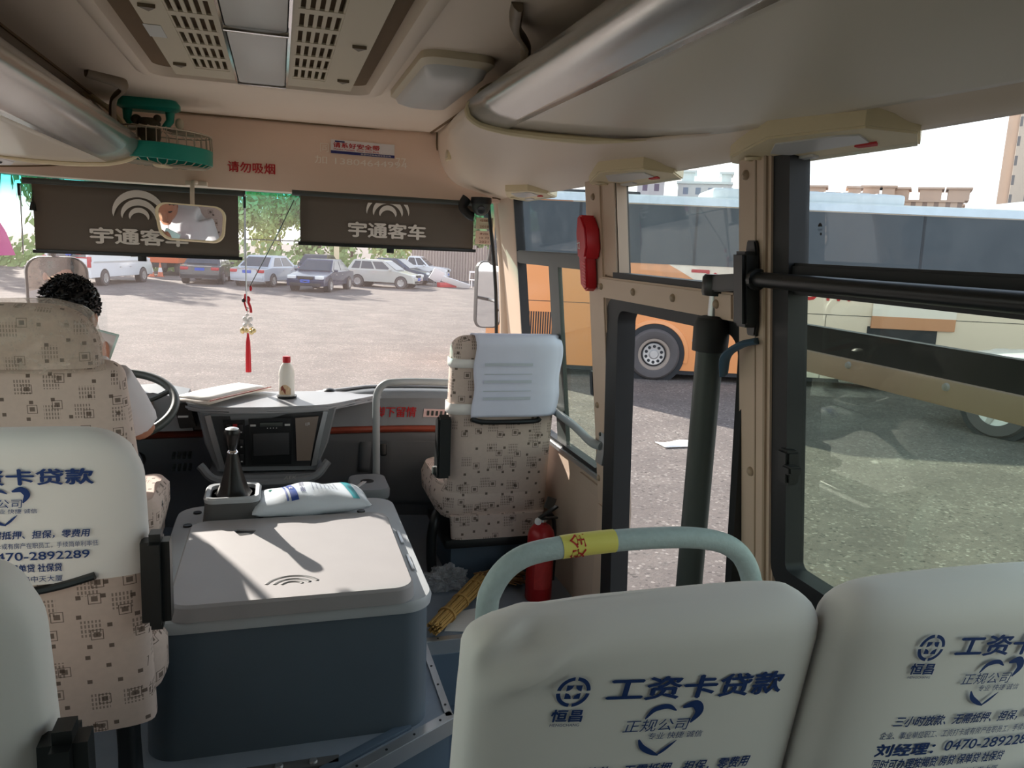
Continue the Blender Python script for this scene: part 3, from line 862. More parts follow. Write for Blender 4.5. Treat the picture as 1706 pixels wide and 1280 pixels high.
d = thing('dome_light', 'square frosted dome light on the ceiling right of the air vent', 'light', (0.44, 2.56, 1.95))
b = MB(); b.loft([cr(0.335, 0.55, 2.22, 2.92, 0.05, 1.95), cr(0.335, 0.55, 2.22, 2.92, 0.05, 1.93), cr(0.35, 0.535, 2.25, 2.89, 0.045, 1.918)]); b.build('base', M['vent'], d)
b = MB(); b.loft([cr(0.35, 0.535, 2.25, 2.89, 0.045, 1.919), cr(0.355, 0.53, 2.27, 2.87, 0.045, 1.902), cr(0.375, 0.51, 2.33, 2.81, 0.04, 1.886), cr(0.42, 0.465, 2.5, 2.64, 0.02, 1.881)]); b.build('diffuser', M['lens'], d)
# ------------------------------------------------------------------ outside the bus
GZ = -1.0
b = MB(); b.grid(lambda u, v: (-160 + 420 * u, -60 + 360 * v, GZ), 8, 8)
tag(b.build('ground', M['ground'], smooth=0), kind='structure')
M['tyre'] = mat('tyre_rubber', (88, 84, 84), 0.85, var=0.1)
M['rim'] = mat('wheel_rim', (190, 188, 186), 0.4, metal=0.5)
M['carglass'] = mat('car_window', (46, 56, 66), 0.08, spec=0.8, var=0.05)
M['head'] = mat('head_light', (225, 230, 235), 0.15, spec=0.8)
M['tail'] = mat('tail_light', (190, 50, 60), 0.2)
M['plate'] = mat('blue_plate', (50, 90, 190), 0.5)
M['carblack'] = mat('car_trim', (40, 42, 45), 0.5)
def paint(n, c): return mat(n, c, 0.25, var=0.03, coat=0.5, spec=0.5)
PT = {'white': paint('white_paint', (225, 228, 232)), 'dark': paint('dark_paint', (52, 56, 62)), 'silver': paint('silver_paint', (178, 186, 196)),
      'navy': paint('navy_paint', (44, 52, 78)), 'champ': paint('pale_silver_paint', (190, 190, 184)), 'blue': paint('blue_paint', (60, 74, 98)), 'orange': paint('orange_paint', (214, 108, 66))}

def wheel(root, x, y, r, w, sd):
    b = MB(); b.lathe((x, y, r), [(r * 0.6, -w / 2), (r * 0.93, -w / 2), (r, -w * 0.3), (r, w * 0.3), (r * 0.93, w / 2), (r * 0.6, w / 2)], (0, 1, 0), 28, cap=False)
    o = b.build('wheel', M['tyre'], root, local=True)
    b = MB(); b.lathe((x, y, r), [(0.001, sd * w * 0.42), (r * 0.16, sd * w * 0.44), (r * 0.2, sd * w * 0.36), (r * 0.52, sd * w * 0.4), (r * 0.64, sd * w * 0.5)], (0, 1, 0), 24, cap=False)
    for k in range(5):
        a = 2 * PI * k / 5
        b.obox((x + math.cos(a) * r * 0.36, y + sd * w * 0.44, r + math.sin(a) * r * 0.36), (r * 0.52, 0.02, r * 0.16), (0, -a, 0))
    b.build('rim', M['rim'], o, local=True)

def car(name, label, x, y, heading, style, p, L=4.5, W=1.78, H=1.45, cat='car', plates=True):
    t = thing(name, label, cat, (x, y, GZ), None, math.radians(heading))
    h = L / 2
    if style == 'van':
        low = [(-h, 0.35), (-h, 1.05), (h - 0.25, 1.05), (h - 0.02, 0.8), (h, 0.35)]
        belt = (-h + 0.02, h - 0.30); roof = (-h + 0.10, h - 1.25); bz = 1.05
    elif style == 'hatch':
        low = [(-h, 0.28), (-h - 0.0, 0.85), (-h + 0.1, 0.92), (h - 1.05, 0.93), (h - 0.12, 0.72), (h, 0.55), (h - 0.02, 0.28)]
        belt = (-h + 0.10, h - 1.0); roof = (-h + 0.42, h - 1.75); bz = 0.92
    elif style == 'pickup':
        low = [(-h, 0.4), (-h, 1.0), (h - 1.2, 1.02), (h - 0.05, 0.92), (h, 0.4)]
        belt = (-h + 1.9, h - 1.1); roof = (-h + 2.1, h - 1.75); bz = 1.0
    elif style == 'suv':
        low = [(-h, 0.35), (-h, 0.95), (h - 1.15, 1.0), (h - 0.12, 0.86), (h, 0.65), (h - 0.02, 0.35)]
        belt = (-h + 0.05, h - 1.1); roof = (-h + 0.35, h - 1.9); bz = 0.98
    else:
        low = [(-h + 0.02, 0.28), (-h, 0.55), (-h + 0.05, 0.88), (-h + 0.75, 0.95), (h - 1.15, 0.93), (h - 0.15, 0.72), (h, 0.52), (h - 0.03, 0.28)]
        belt = (-h + 0.62, h - 1.15); roof = (-h + 1.35, h - 1.95); bz = 0.92
    b = MB()
    rings = []
    cx = 0; 
    for s, k, dz in ((-1.0, 0.965, 0.03), (-0.97, 0.99, 0.01), (-0.8, 1.0, 0), (0, 1.012, 0), (0.8, 1.0, 0), (0.97, 0.99, 0.01), (1.0, 0.965, 0.03)):
        rings.append([(px * k, s * W / 2, pz + (dz if pz < 0.5 else -dz)) for px, pz in low])
    b.loft(rings); b.build('body', p, t, smooth=25, local=True)
    wb, wr = W * 0.47, W * 0.37
    b = MB()
    zt = H
    q0 = [(belt[0], -wb, bz - 0.02), (belt[1], -wb, bz - 0.02), (belt[1], wb, bz - 0.02), (belt[0], wb, bz - 0.02)]
    def lev(k, zz): return [(lerp(belt[0], roof[0], k), -lerp(wb, wr, k), zz), (lerp(belt[1], roof[1], k), -lerp(wb, wr, k), zz), (lerp(belt[1], roof[1], k), lerp(wb, wr, k), zz), (lerp(belt[0], roof[0], k), lerp(wb, wr, k), zz)]
    def top(ins, zz): return [(roof[0] + ins, -wr + ins * 0.5, zz), (roof[1] - ins, -wr + ins * 0.5, zz), (roof[1] - ins, wr - ins * 0.5, zz), (roof[0] + ins, wr - ins * 0.5, zz)]
    b.loft([lev(0, bz - 0.02), lev(1, zt - 0.05), top(0.06, zt - 0.015), top(0.25, zt)]); cab = b.build('cabin', p, t, smooth=30, local=True)
    # glass on the four faces of the cabin
    def q(face, a0, a1, k0, k1, off=0.008):
        lo, hi = lev(k0, lerp(bz, zt - 0.05, k0)), lev(k1, lerp(bz, zt - 0.05, k1))
        i, j = {'r': (0, 1), 'f': (1, 2), 'l': (2, 3), 'b': (3, 0)}[face]
        P = [Vector(lo[i]).lerp(Vector(lo[j]), a0), Vector(lo[i]).lerp(Vector(lo[j]), a1), Vector(hi[i]).lerp(Vector(hi[j]), a1), Vector(hi[i]).lerp(Vector(hi[j]), a0)]
        n = (P[1] - P[0]).cross(P[3] - P[0]).normalized()
        m = MB(); m.loft([[v - n * 0.01 for v in P], [v + n * off for v in P]]); return m
    q('f', 0.05, 0.95, 0.08, 0.94).build('windscreen', M['carglass'], t, smooth=0, local=True)
    q('b', 0.07, 0.93, 0.12, 0.92).build('rear_window', M['carglass'], t, smooth=0, local=True)
    cuts = {'van': ((0.04, 0.36), (0.38, 0.66), (0.69, 0.93)), 'pickup': ((0.08, 0.48), (0.54, 0.9)), 'hatch': ((0.08, 0.25), (0.28, 0.56), (0.60, 0.9)), 'suv': ((0.06, 0.26), (0.30, 0.58), (0.62, 0.9))}.get(style, ((0.14, 0.47), (0.52, 0.88)))
    if style == 'van': cuts = cuts[2:]
    for a, c in cuts:
        q('r', a, c, 0.12, 0.90).build('side_window', M['carglass'], t, smooth=0, local=True)
        q('l', 1 - c, 1 - a, 0.12, 0.90).build('side_window', M['carglass'], t, smooth=0, local=True)
    r = {'van': 0.34, 'suv': 0.36, 'pickup': 0.35}.get(style, 0.31)
    for sx in (-h + L * 0.19, h - L * 0.19):
        for sd in (-1, 1):
            b = MB(); b.lathe((sx, sd * (W / 2 - 0.11), r), [(0.001, -0.115), (r * 1.16, -0.115), (r * 1.16, 0.115), (0.001, 0.115)], (0, 1, 0), 28)
            b.build('wheel_arch', M['carblack'], t, local=True)
            wheel(t, sx, sd * (W / 2 - 0.05), r, 0.20, sd)
    zl = 0.68 if style in ('sedan', 'hatch') else 0.78
    for sd in (-1, 1):
        b = MB(); b.obox((h - 0.10, sd * W * 0.36, zl), (0.2, W * 0.22, 0.15), (0, 0.1, -sd * 0.25), 0.03); b.build('head_light', M['head'], t, local=True)
        b = MB()
        if style == 'van': b.box(-h - 0.012, -h + 0.1, *sorted((sd * W * 0.42, sd * W * 0.49)), 0.8, 1.25, 0.01)
        else: b.obox((-h + 0.07, sd * W * 0.38, 0.76), (0.18, W * 0.2, 0.15), (0, 0, sd * 0.2), 0.03)
        b.build('tail_light', M['tail'], t, local=True)
        b = MB(); b.obox((belt[1] - 0.35, sd * (W / 2 + 0.06), bz + 0.05), (0.1, 0.18, 0.12), (0, 0, 0), 0.03); b.build('door_mirror', p, t, local=True)
        for xx in (-0.35, 0.55):
            b = MB(); b.box(xx - 0.08, xx + 0.08, *sorted((sd * (W / 2 - 0.02), sd * (W / 2 + 0.02))), 0.76, 0.79)
            b.build('door_handle', M['rim'], t, local=True)
    b = MB(); b.box(h - 0.06, h + 0.012, -W * 0.2, W * 0.2, zl - 0.08, zl + 0.04, 0.01); b.build('grille', M['carblack'], t, local=True)
    b = MB(); b.box(h - 0.08, h + 0.008, -W * 0.4, W * 0.4, 0.3, 0.42, 0.01); b.build('front_bumper', M['carblack'], t, local=True)
    b = MB(); b.box(-h - 0.015, -h + 0.1, -W * 0.46, W * 0.46, 0.36, 0.56, 0.03); b.build('rear_bumper', p, t, local=True)
    b = MB(); b.box(-h - 0.014, -h + 0.05, -W * 0.3, W * 0.3, 0.86 if style != 'van' else 0.72, 0.885 if style != 'van' else 0.74); b.build('chrome_strip', M['chrome'], t, local=True)
    if plates:
        b = MB(); b.box(h - 0.02, h + 0.02, -0.22, 0.22, 0.44, 0.58); b.build('number_plate', M['plate'], t, local=True)
        b = MB(); z = 0.66 if style != 'van' else 0.62; b.box(-h - 0.02, -h + 0.02, -0.22, 0.22, z, z + 0.14); b.build('number_plate', M['plate'], t, local=True)
    return t
amb = car('ambulance', 'white ambulance van seen from behind, leftmost vehicle in the lot', -7.75, 39.3, 73, 'van', PT['white'], 5.6, 2.05, 2.45, 'ambulance')
b = MB()
for k in range(3):
    a = PI * k / 3
    b.obox((-2.815, -0.1, 1.42), (0.012, 0.34, 0.1), (a, 0, 0))
b.build('blue_star', M['plate'], amb, smooth=0, local=True)
b = MB(); b.box(-2.815, -2.8, -0.9, 0.9, 1.18, 1.22); b.box(-2.815, -2.8, -0.62, -0.40, 1.32, 1.56); b.box(-2.815, -2.8, 0.40, 0.62, 1.32, 1.56); b.build('red_markings', M['tail'], amb, smooth=0, local=True)
b = MB(); b.box(-2.6, 2.2, -1.045, -1.03, 1.0, 1.06); b.build('side_stripe', M['legend'], amb, smooth=0, local=True)
car('sedan', 'black sedan seen from behind, right of the traffic cones', -3.45, 42.5, 84, 'sedan', PT['dark'], 4.8, 1.85, 1.48)
car('sedan', 'silver sedan seen from behind between the black and the navy sedan', -0.45, 41.3, 63, 'sedan', PT['silver'], 4.7, 1.82, 1.5)
car('sedan', 'dark sedan parked behind the navy sedan, only its roof showing', 2.3, 46.6, 70, 'sedan', PT['dark'], 4.6, 1.8, 1.55)
car('sedan', 'navy sedan parked nose towards the bus with blue number plate', 1.95, 38.5, 248, 'sedan', PT['navy'], 4.6, 1.8, 1.48)
car('hatchback', 'pale silver hatchback seen from its side, nose pointing right', 5.45, 42.3, -27, 'hatch', PT['champ'], 3.9, 1.68, 1.46)
car('sedan', 'dark blue sedan behind the pale silver hatchback', 6.7, 46.6, -28, 'sedan', PT['blue'], 4.6, 1.8, 1.5)
car('pickup_truck', 'white pickup truck in front of the board fence, farthest right of the parked row', 8.3, 50.0, -20, 'pickup', PT['white'], 4.6, 1.75, 1.62, 'truck')
car('suv', 'white car parked beside the white and orange coach in its shade', 11.61, 7.03, 107, 'suv', PT['white'], 4.6, 1.85, 1.45).scale = (1.28, 1.28, 1.28)
# orange truck body behind the ambulance
t = thing('cargo_truck', 'orange truck behind the traffic cones', 'truck', (-6.15, 49.4, GZ), None, math.radians(80))
MB().box(-2.2, 1.2, -1.15, 1.15, 0.7, 2.3, 0.08).build('cargo_box', PT['orange'], t, local=True)
MB().loft([[(1.25, -1.05, 0.5), (2.6, -1.05, 0.5), (2.6, 1.05, 0.5), (1.25, 1.05, 0.5)], [(1.25, -1.05, 1.4), (2.6, -1.05, 1.3), (2.6, 1.05, 1.3), (1.25, 1.05, 1.4)], [(1.3, -0.95, 2.1), (2.2, -0.95, 2.1), (2.2, 0.95, 2.1), (1.3, 0.95, 2.1)]]).build('cab', PT['orange'], t, local=True)
MB().box(-2.2, 2.5, -0.5, 0.5, 0.45, 0.7).build('chassis', M['carblack'], t, local=True)
for sx in (-1.4, 1.8):
    for sd in (-1, 1): wheel(t, sx, sd * 0.9, 0.42, 0.25, sd)
# two traffic cones
def cone(x, y, label):
    t = thing('traffic_cone', label, 'traffic cone', (x, y, GZ), 'traffic cones by the ambulance')
    MB().box(-0.2, 0.2, -0.2, 0.2, 0, 0.04, 0.01).build('base', PT['orange'], t, local=True)
    MB().lathe((0, 0, 0.04), [(0.15, 0), (0.115, 0.22), (0.075, 0.45), (0.03, 0.7), (0.001, 0.71)], n=20).build('body', PT['orange'], t, local=True)
    b = MB(); b.lathe((0, 0, 0.04), [(0.119, 0.21), (0.078, 0.44), (0.076, 0.45), (0.117, 0.2)], n=20); b.build('white_band', M['white'], t, local=True)
cone(-6.66, 45.9, 'orange and white traffic cone nearer the ambulance'); cone(-6.25, 46.2, 'orange and white traffic cone nearer the black sedan')

# debris and chair in front of the board fence
t = thing('broken_board', 'white broken board leaning beside the white pickup truck', 'board', (8.75, 44.4, GZ))
MB().obox((0, 0, 0.62), (0.75, 0.06, 0.7), (0.3, 0.45, 0.3), 0.01).build('sheet', M['white'], t, local=True)
MB().obox((-0.1, 0.2, 0.35), (0.06, 0.06, 0.75), (0.2, 0.1, 0), 0.005).build('prop', M['rim'], t, local=True)
t = thing('fallen_panel', 'pale fallen panel lying on the gravel in front of the board fence', 'panel', (9.72, 43.6, GZ))
MB().obox((0, 0, 0.28), (1.7, 0.08, 0.35), (0.5, 0.28, 0.1), 0.02).build('panel', M['white'], t, local=True)
MB().obox((-0.5, 0.2, 0.14), (1.1, 0.4, 0.28), (0, 0, 0.3), 0.03).build('rolled_sheet', M['tail'], t, local=True)
t = thing('plastic_chair', 'white chair frame standing before the board fence', 'chair', (11.15, 44.3, GZ))
b = MB()
for sx in (-0.4, 0.4): b.tube([(sx, 0.3, 0), (sx, 0.28, 0.5), (sx * 0.95, 0.3, 0.95)], 0.03, 6, 3)
b.build('frame', M['white'], t, local=True)
for sx in (-0.4, 0.4): MB().cyl((sx, -0.3, 0), (sx, -0.25, 0.45), 0.03, n=6).build('leg', M['white'], t, local=True)
MB().box(-0.42, 0.42, -0.3, 0.3, 0.42, 0.47, 0.02).build('seat', M['white'], t, local=True)
MB().box(-0.42, 0.42, 0.27, 0.31, 0.85, 0.95, 0.02).build('backrest', M['white'], t, local=True)
# board fence
M['fence'] = NT('weathered_boards').m
_k = M['fence'].node_tree; _b = _k.nodes['Principled BSDF']
_w = _k.nodes.new('ShaderNodeTexWave'); _w.inputs['Scale'].default_value = 1.6; _w.inputs['Distortion'].default_value = 1.5; _w.bands_direction = 'X'
_c = _k.nodes.new('ShaderNodeTexCoord'); _k.links.new(_c.outputs['Object'], _w.inputs['Vector'])
_r = _k.nodes.new('ShaderNodeMix'); _r.data_type = 'RGBA'; _r.inputs[6].default_value = (*lin((138, 122, 116)), 1); _r.inputs[7].default_value = (*lin((172, 158, 150)), 1)
_k.links.new(_w.outputs['Fac'], _r.inputs[0]); _k.links.new(_r.outputs[2], _b.inputs['Base Color']); _b.inputs['Roughness'].default_value = 0.9
t = thing('board_fence', 'weathered grey board fence at the far right edge of the lot', 'fence', (8.6, 52.5, GZ))
b = MB()
for i in range(46):
    x = 0.25 * i; h = 2.35 + 0.12 * math.sin(i * 2.3)
    b.box(x, x + 0.235, -0.02 + 0.01 * (i % 3), 0.02 + 0.01 * (i % 3), 0.0, h)
b.build('boards', M['fence'], t, smooth=0, local=True)
MB().box(0, 11.5, 0.03, 0.1, 0.5, 0.6).build('rail', M['fence'], t, smooth=0, local=True)
MB().box(0, 11.5, 0.03, 0.1, 1.7, 1.8).build('rail', M['fence'], t, smooth=0, local=True)
t = thing('concrete_post', 'pale square post standing behind the parked cars among the trees', 'post', (3.5, 51.0, GZ))
MB().box(-0.16, 0.16, -0.16, 0.16, 0, 2.35, 0.02).build('shaft', M['cream'], t, local=True)
MB().box(-0.2, 0.2, -0.2, 0.2, 2.35, 2.42, 0.02).build('cap', M['cream'], t, local=True)

# trees behind the lot
def leaf_mat(n, a, c):
    k = NT(n); tc = k.n('ShaderNodeTexCoord'); nz = k.n('ShaderNodeTexNoise', Scale=0.9, Detail=4.0)
    k.l(tc.outputs['Object'], nz.inputs['Vector']); k.l(k.mix(nz.outputs['Fac'], lin(a), lin(c)), k.b.inputs['Base Color']); k.b.inputs['Roughness'].default_value = 0.7
    return k.m
LEAF = [leaf_mat('leaves_dark', (92, 122, 70), (170, 192, 122)), leaf_mat('leaves_olive', (150, 170, 98), (222, 226, 160))]
M['bark'] = mat('bark', (92, 78, 64), 0.9, var=0.2)
def crown_mesh(seed, m):
    rnd = random.Random(seed); b = MB()
    blobs = [(rnd.uniform(-1.5, 1.5), rnd.uniform(-1.2, 1.2), rnd.uniform(0.9, 5.6), rnd.uniform(0.7, 1.3)) for _ in range(16)]
    for bx, by_, bz, r in blobs:
        for _ in range(170):
            d = Vector((rnd.gauss(0, 1), rnd.gauss(0, 1), rnd.gauss(0, 1))).normalized() * r * (0.6 + 0.45 * rnd.random())
            c = Vector((bx, by_, bz)) + d
            n = (d.normalized() + Vector((rnd.uniform(-.6, .6), rnd.uniform(-.6, .6), rnd.uniform(-.3, .6)))).normalized()
            u = n.orthogonal().normalized(); w = n.cross(u); a = rnd.uniform(0, 6.3)
            u, w = u * math.cos(a) + w * math.sin(a), w * math.cos(a) - u * math.sin(a)
            s = rnd.uniform(0.12, 0.26)
            b.face([c - u * s, c - w * s * 0.55, c + u * s, c + w * s * 0.55])
    return b
TREES = [(-25.8, 57, 0, 'added unseen tall tree far left beyond the ambulance, shading the lot'), (-20.0, 57, 1, 'added unseen tall olive tree left of the dense tree, shading the lot'), (-14.2, 56.5, 0, 'dense green tree at the far left behind the ambulance'), (-8.4, 56.5, 1, 'olive green tree directly behind the ambulance'), (-2.8, 56.5, 1, 'bright olive tree behind the black sedan, seen left of the charm cord'),  # first two trees are unseen, added to cast shade on the lot
         (2.8, 56.5, 0, 'green tree behind the navy sedan, under the right blind'), (8.4, 56.5, 1, 'olive tree rising over the pale silver hatchback'), (14.2, 56.5, 0, 'green tree rising behind the right end of the board fence'),
         (-11.2, 63.2, 1, 'back row tree between the two trees behind the ambulance'), (-5.6, 63.2, 0, 'dark back row tree behind the orange truck'), (0.0, 63.2, 1, 'light back row tree behind the silver sedan, seen between the two blinds'),
         (5.6, 63.2, 0, 'dark back row tree behind the concrete post'), (11.2, 63.2, 1, 'back row olive tree behind the left end of the board fence'), (17.0, 63.2, 0, 'back row tree beyond the right wing mirror')]
_proto = {}
for i, (x, y, kd, lb) in enumerate(TREES):
    t = thing('tree', lb, 'tree', (x, y, GZ), 'trees behind the lot', (i % 2) * PI)
    if kd not in _proto:
        c = crown_mesh(kd + 3, LEAF[kd]).build('crown', LEAF[kd], t, smooth=0, local=True, weld=False)
        tr = MB(); tr.tube([(0, 0, 0), (0.08, 0.03, 1.2), (0.0, 0.0, 3.2)], [0.16, 0.12, 0.05], 8, 0)
        k = tr.build('trunk', M['bark'], t, local=True)
        _proto[kd] = (c, k)
    else:
        for o in _proto[kd]:
            c = o.copy(); COL.objects.link(c); c.parent = t
    t.scale = (1.0, 1.0, 1.0 + 0.08 * (i % 3) + (0.1 if y > 60 else 0) + (1.0 if x < -8 else 0))  # left trees stretched tall for the shade they throw on the lot
# low scrub at the trees' feet
def scrub():
    rnd = random.Random(5); b = MB()
    for _ in range(2600):
        x = rnd.uniform(-18, 8.4); z = abs(rnd.gauss(0, 0.75)); y = 52.8 + rnd.uniform(-0.5, 0.9)
        n = Vector((rnd.uniform(-.6, .6), -1, rnd.uniform(-.4, .6))).normalized(); u = n.orthogonal().normalized(); w = n.cross(u); s = rnd.uniform(0.12, 0.28)
        c = Vector((x, y, GZ + z)); b.face([c - u * s, c - w * s * 0.6, c + u * s, c + w * s * 0.6])
    return b
tag(scrub().build('scrub', LEAF[0], smooth=0, weld=False), 'low green scrub growing along the back of the lot', 'scrub', kind='stuff')

# magenta flag at the far left
t = thing('feather_flag', 'magenta flag outside the left corner of the windscreen', 'flag', (-2.95, 9.0, GZ))
MB().cyl((0, 0, 0), (0, 0, 3.0), 0.02, n=8).build('pole', M['rim'], t, local=True)
M['magenta'] = mat('magenta_cloth', (176, 70, 128), 0.7, trans=0.0)
b = MB(); b.prism([(0.02, 2.10), (0.35, 2.12), (0.27, 2.36), (0.14, 2.6), (0.02, 2.72)], lambda a, c, d: (a, d + 0.03 * math.sin(a * 9), c), -0.004, 0.004); b.build('cloth', M['magenta'], t, smooth=0, local=True)

# ------------------------------------------------------------------ the neighbouring coach
k = NT('coach_paint')
tc = k.n('ShaderNodeTexCoord'); s = k.n('ShaderNodeSeparateXYZ'); k.l(tc.outputs['Object'], s.inputs[0])
e = k.math('MULTIPLY_ADD', s.outputs['Z'], 1.45, -1.45 * 2.2)
e = k.math('ADD', e, s.outputs['X'])
e2 = k.math('ADD', e, k.math('MULTIPLY', k.math('SINE', k.math('MULTIPLY', s.outputs['Z'], 2.6)), 0.25))
c1 = k.mix(k.math('GREATER_THAN', e2, 0.1), lin((226, 150, 92)), lin((240, 226, 206)))
c2 = k.mix(k.math('GREATER_THAN', e2, 0.55), c1, lin((226, 208, 188)))
k.l(c2, k.b.inputs['Base Color']); k.b.inputs['Roughness'].default_value = 0.3; k.b.inputs['Coat Weight'].default_value = 0.3
M['coach'] = k.m
M['coachroof'] = mat('coach_roof', (214, 222, 222), 0.35)
M['coachglass'] = mat('coach_glass', (58, 66, 72), 0.3, spec=0.3, var=0.1, vscale=1.2)
M['coachblack'] = mat('coach_black', (40, 42, 46), 0.6)
co = thing('coach', 'large orange and cream coach parked outside the door with dark side windows', 'coach', (6.94, 13.43, GZ), None, math.radians(-20))
X0, X1 = -3.3, 8.9
b = MB()
prof = [(0.0, 0.20), (-0.005, 1.4), (0.0, 2.22), (0.06, 3.38), (0.22, 3.5), (2.28, 3.5), (2.44, 3.38), (2.5, 2.22), (2.5, 0.2)]
# side with the wheel opening
def side_ring(x): return [(x, y, z) for y, z in prof]
b.loft([side_ring(X0), side_ring(X0 + 0.15)], cap0=True, cap1=False)
b.loft([side_ring(X0 + 0.15), side_ring(X1)], cap0=False, cap1=True)
b.build('body', M['coach'], co, smooth=30, local=True)
b = MB(); b.prism([(X0 + 0.1, 2.24), (X1 - 0.1, 2.24), (X1 - 0.1, 3.34), (X0 + 0.1, 3.34)], lambda a, c, d: (a, (c - 2.22) / 1.16 * 0.06 + d, c), -0.012, 0.02); b.build('side_window', M['coachglass'], co, smooth=0, local=True)
b = MB()
for xx in (-1.6, 0.6, 2.6, 4.8, 6.9): b.prism([(xx, 2.24), (xx + 0.05, 2.24), (xx + 0.05, 3.34), (xx, 3.34)], lambda a, c, d: (a, (c - 2.22) / 1.16 * 0.06 + d, c), -0.016, 0.0)
b.build('window_pillar', M['coachblack'], co, smooth=0, local=True)
b = MB(); b.prism([(X0, 3.36), (X1, 3.36), (X1, 3.50), (X0, 3.50)], lambda a, c, d: (a, (c - 3.36) * 0.9 + 0.03 + d, c), -0.015, 0.4); b.build('roof_edge', M['coachroof'], co, smooth=0, local=True)
b = MB(); b.box(X0, X1, 0.2, 2.3, 3.49, 3.53); b.build('roof', M['coachroof'], co, smooth=0, local=True)
for a, c in ((0.95, 4.6), (6.9, 8.6)):
    b = MB(); b.box(a, c, 0.45, 2.05, 3.52, 3.74, 0.07, 3)
    p = b.build('air_conditioner', M['coachroof'], co, local=True)
    b = MB()
    for j in range(10): b.box(a + 0.2 + j * (c - a - 0.4) / 10, a + 0.2 + (j + 0.6) * (c - a - 0.4) / 10, 0.5, 0.8, 3.735, 3.75, 0.005)
    b.build('louvre', M['legend'], p, local=True)
b = MB(); b.box(-2.2, -0.4, 0.7, 1.9, 3.52, 3.62, 0.03); b.build('roof_hatch', M['coachblack'], co, local=True)
# wheel, arch
R = 0.50
b = MB(); b.lathe((0, 0.10, R), [(0.001, -0.115), (R * 1.2, -0.115), (R * 1.2, 0.1), (0.001, 0.1)], (0, 1, 0), 48); b.build('wheel_arch', M['coachblack'], co, local=True)
b = MB()
n = 40
b.loft([[(rr * math.cos(PI * i / n), yy, R + rr * math.sin(PI * i / n)) for rr, yy in ((R * 1.18, -0.01), (R * 1.2, -0.03), (R * 1.34, -0.025), (R * 1.36, 0.0))] for i in range(-3, n + 4)], closed=False); b.build('arch_flare', M['coach'], co, local=True)
b = MB(); b.lathe((0, 0.02, R), [(R * 0.55, 0.12), (R * 0.62, -0.10), (R * 0.68, -0.125), (R * 0.90, -0.125), (R * 0.98, -0.09), (R, -0.03), (R, 0.12)], (0, 1, 0), 48)
wl = b.build('wheel', M['tyre'], co, local=True)
b = MB(); b.lathe((0, 0.02, R), [(0.001, -0.085), (R * 0.15, -0.085), (R * 0.18, -0.06), (R * 0.20, -0.052), (R * 0.40, -0.062), (R * 0.43, -0.05)], (0, 1, 0), 40); b.build('rim', M['rim'], wl, local=True)
b = MB(); b.lathe((0, 0.02, R), [(R * 0.425, -0.05), (R * 0.43, -0.052), (R * 0.47, -0.045), (R * 0.48, -0.04)], (0, 1, 0), 40, cap=False); b.build('rim_gap', M['coachblack'], wl, local=True)
b = MB(); b.lathe((0, 0.02, R), [(R * 0.475, -0.03), (R * 0.52, -0.09), (R * 0.58, -0.10), (R * 0.62, -0.095)], (0, 1, 0), 40, cap=False); b.build('outer_rim', mat('dusty_rim', (150, 138, 128), 0.6), wl, local=True)
for j in range(10):
    a = 2 * PI * j / 10 + 0.3
    b = MB(); b.lathe((0.31 * R * math.cos(a), 0.02, R + 0.31 * R * math.sin(a)), [(0.001, -0.063), (R * 0.062, -0.063), (R * 0.062, -0.04)], (0, 1, 0), 12)
    b.build('rim_hole', M['coachblack'], wl, local=True)
# grille at the rear end, panel seams, handles, hatch, lettering
b = MB()
for j in range(15): b.box(-2.62 + j * 0.047, -2.62 + j * 0.047 + 0.024, -0.012, 0.0, 0.75, 1.22)
b.build('grille', M['coachblack'], co, smooth=0, local=True)
b = MB()
b.box(X0, X1, -0.008, 0.003, 1.425, 1.437); b.box(1.0, 1.008, -0.008, 0.003, 0.2, 1.42); b.box(3.2, 3.21, -0.008, 0.003, 0.2, 1.42); b.box(-1.0, -0.992, -0.008, 0.003, 0.2, 1.42); b.box(5.1, 5.11, -0.008, 0.003, 0.2, 1.42)
b.build('panel_seam', M['coachblack'], co, smooth=0, local=True)
b = MB(); b.box(X0, X1, 0.02, 2.48, 0.12, 0.22); b.build('skirt', M['coachblack'], co, smooth=0, local=True)
b = MB(); b.box(0.72, 0.86, -0.03, 0.0, 0.78, 0.83, 0.01); b.build('marker_lamp', M['white'], co, local=True)
b = MB(); b.box(1.38, 1.62, -0.02, 0.0, 1.06, 1.14, 0.01); b.build('handle', M['tail'], co, local=True)
b = MB(); b.box(4.0, 5.3, -0.02, 0.0, 0.55, 1.25); b.build('hatch_opening', M['coachblack'], co, smooth=0, local=True)
b = MB(); b.box(4.05, 5.6, -0.05, -0.02, 1.22, 1.45); b.build('orange_panel', mat('dull_orange', (196, 140, 104), 0.5), co, smooth=0, local=True)
b = MB(); b.box(4.05, 5.6, -0.045, -0.015, 1.45, 2.34); b.build('cream_panel', M['card'], co, smooth=0, local=True)
b = MB()
for ch, xx in (('飞', 0.85), ('口', 1.65), ('已', 2.75), ('阳', 3.4)): b.text(ch, 0.46, lambda a, c: (xx + a, -0.014, 1.93 + c), bold=0.02)
b.build('red_lettering', M['redtext'], co, smooth=0, local=True)

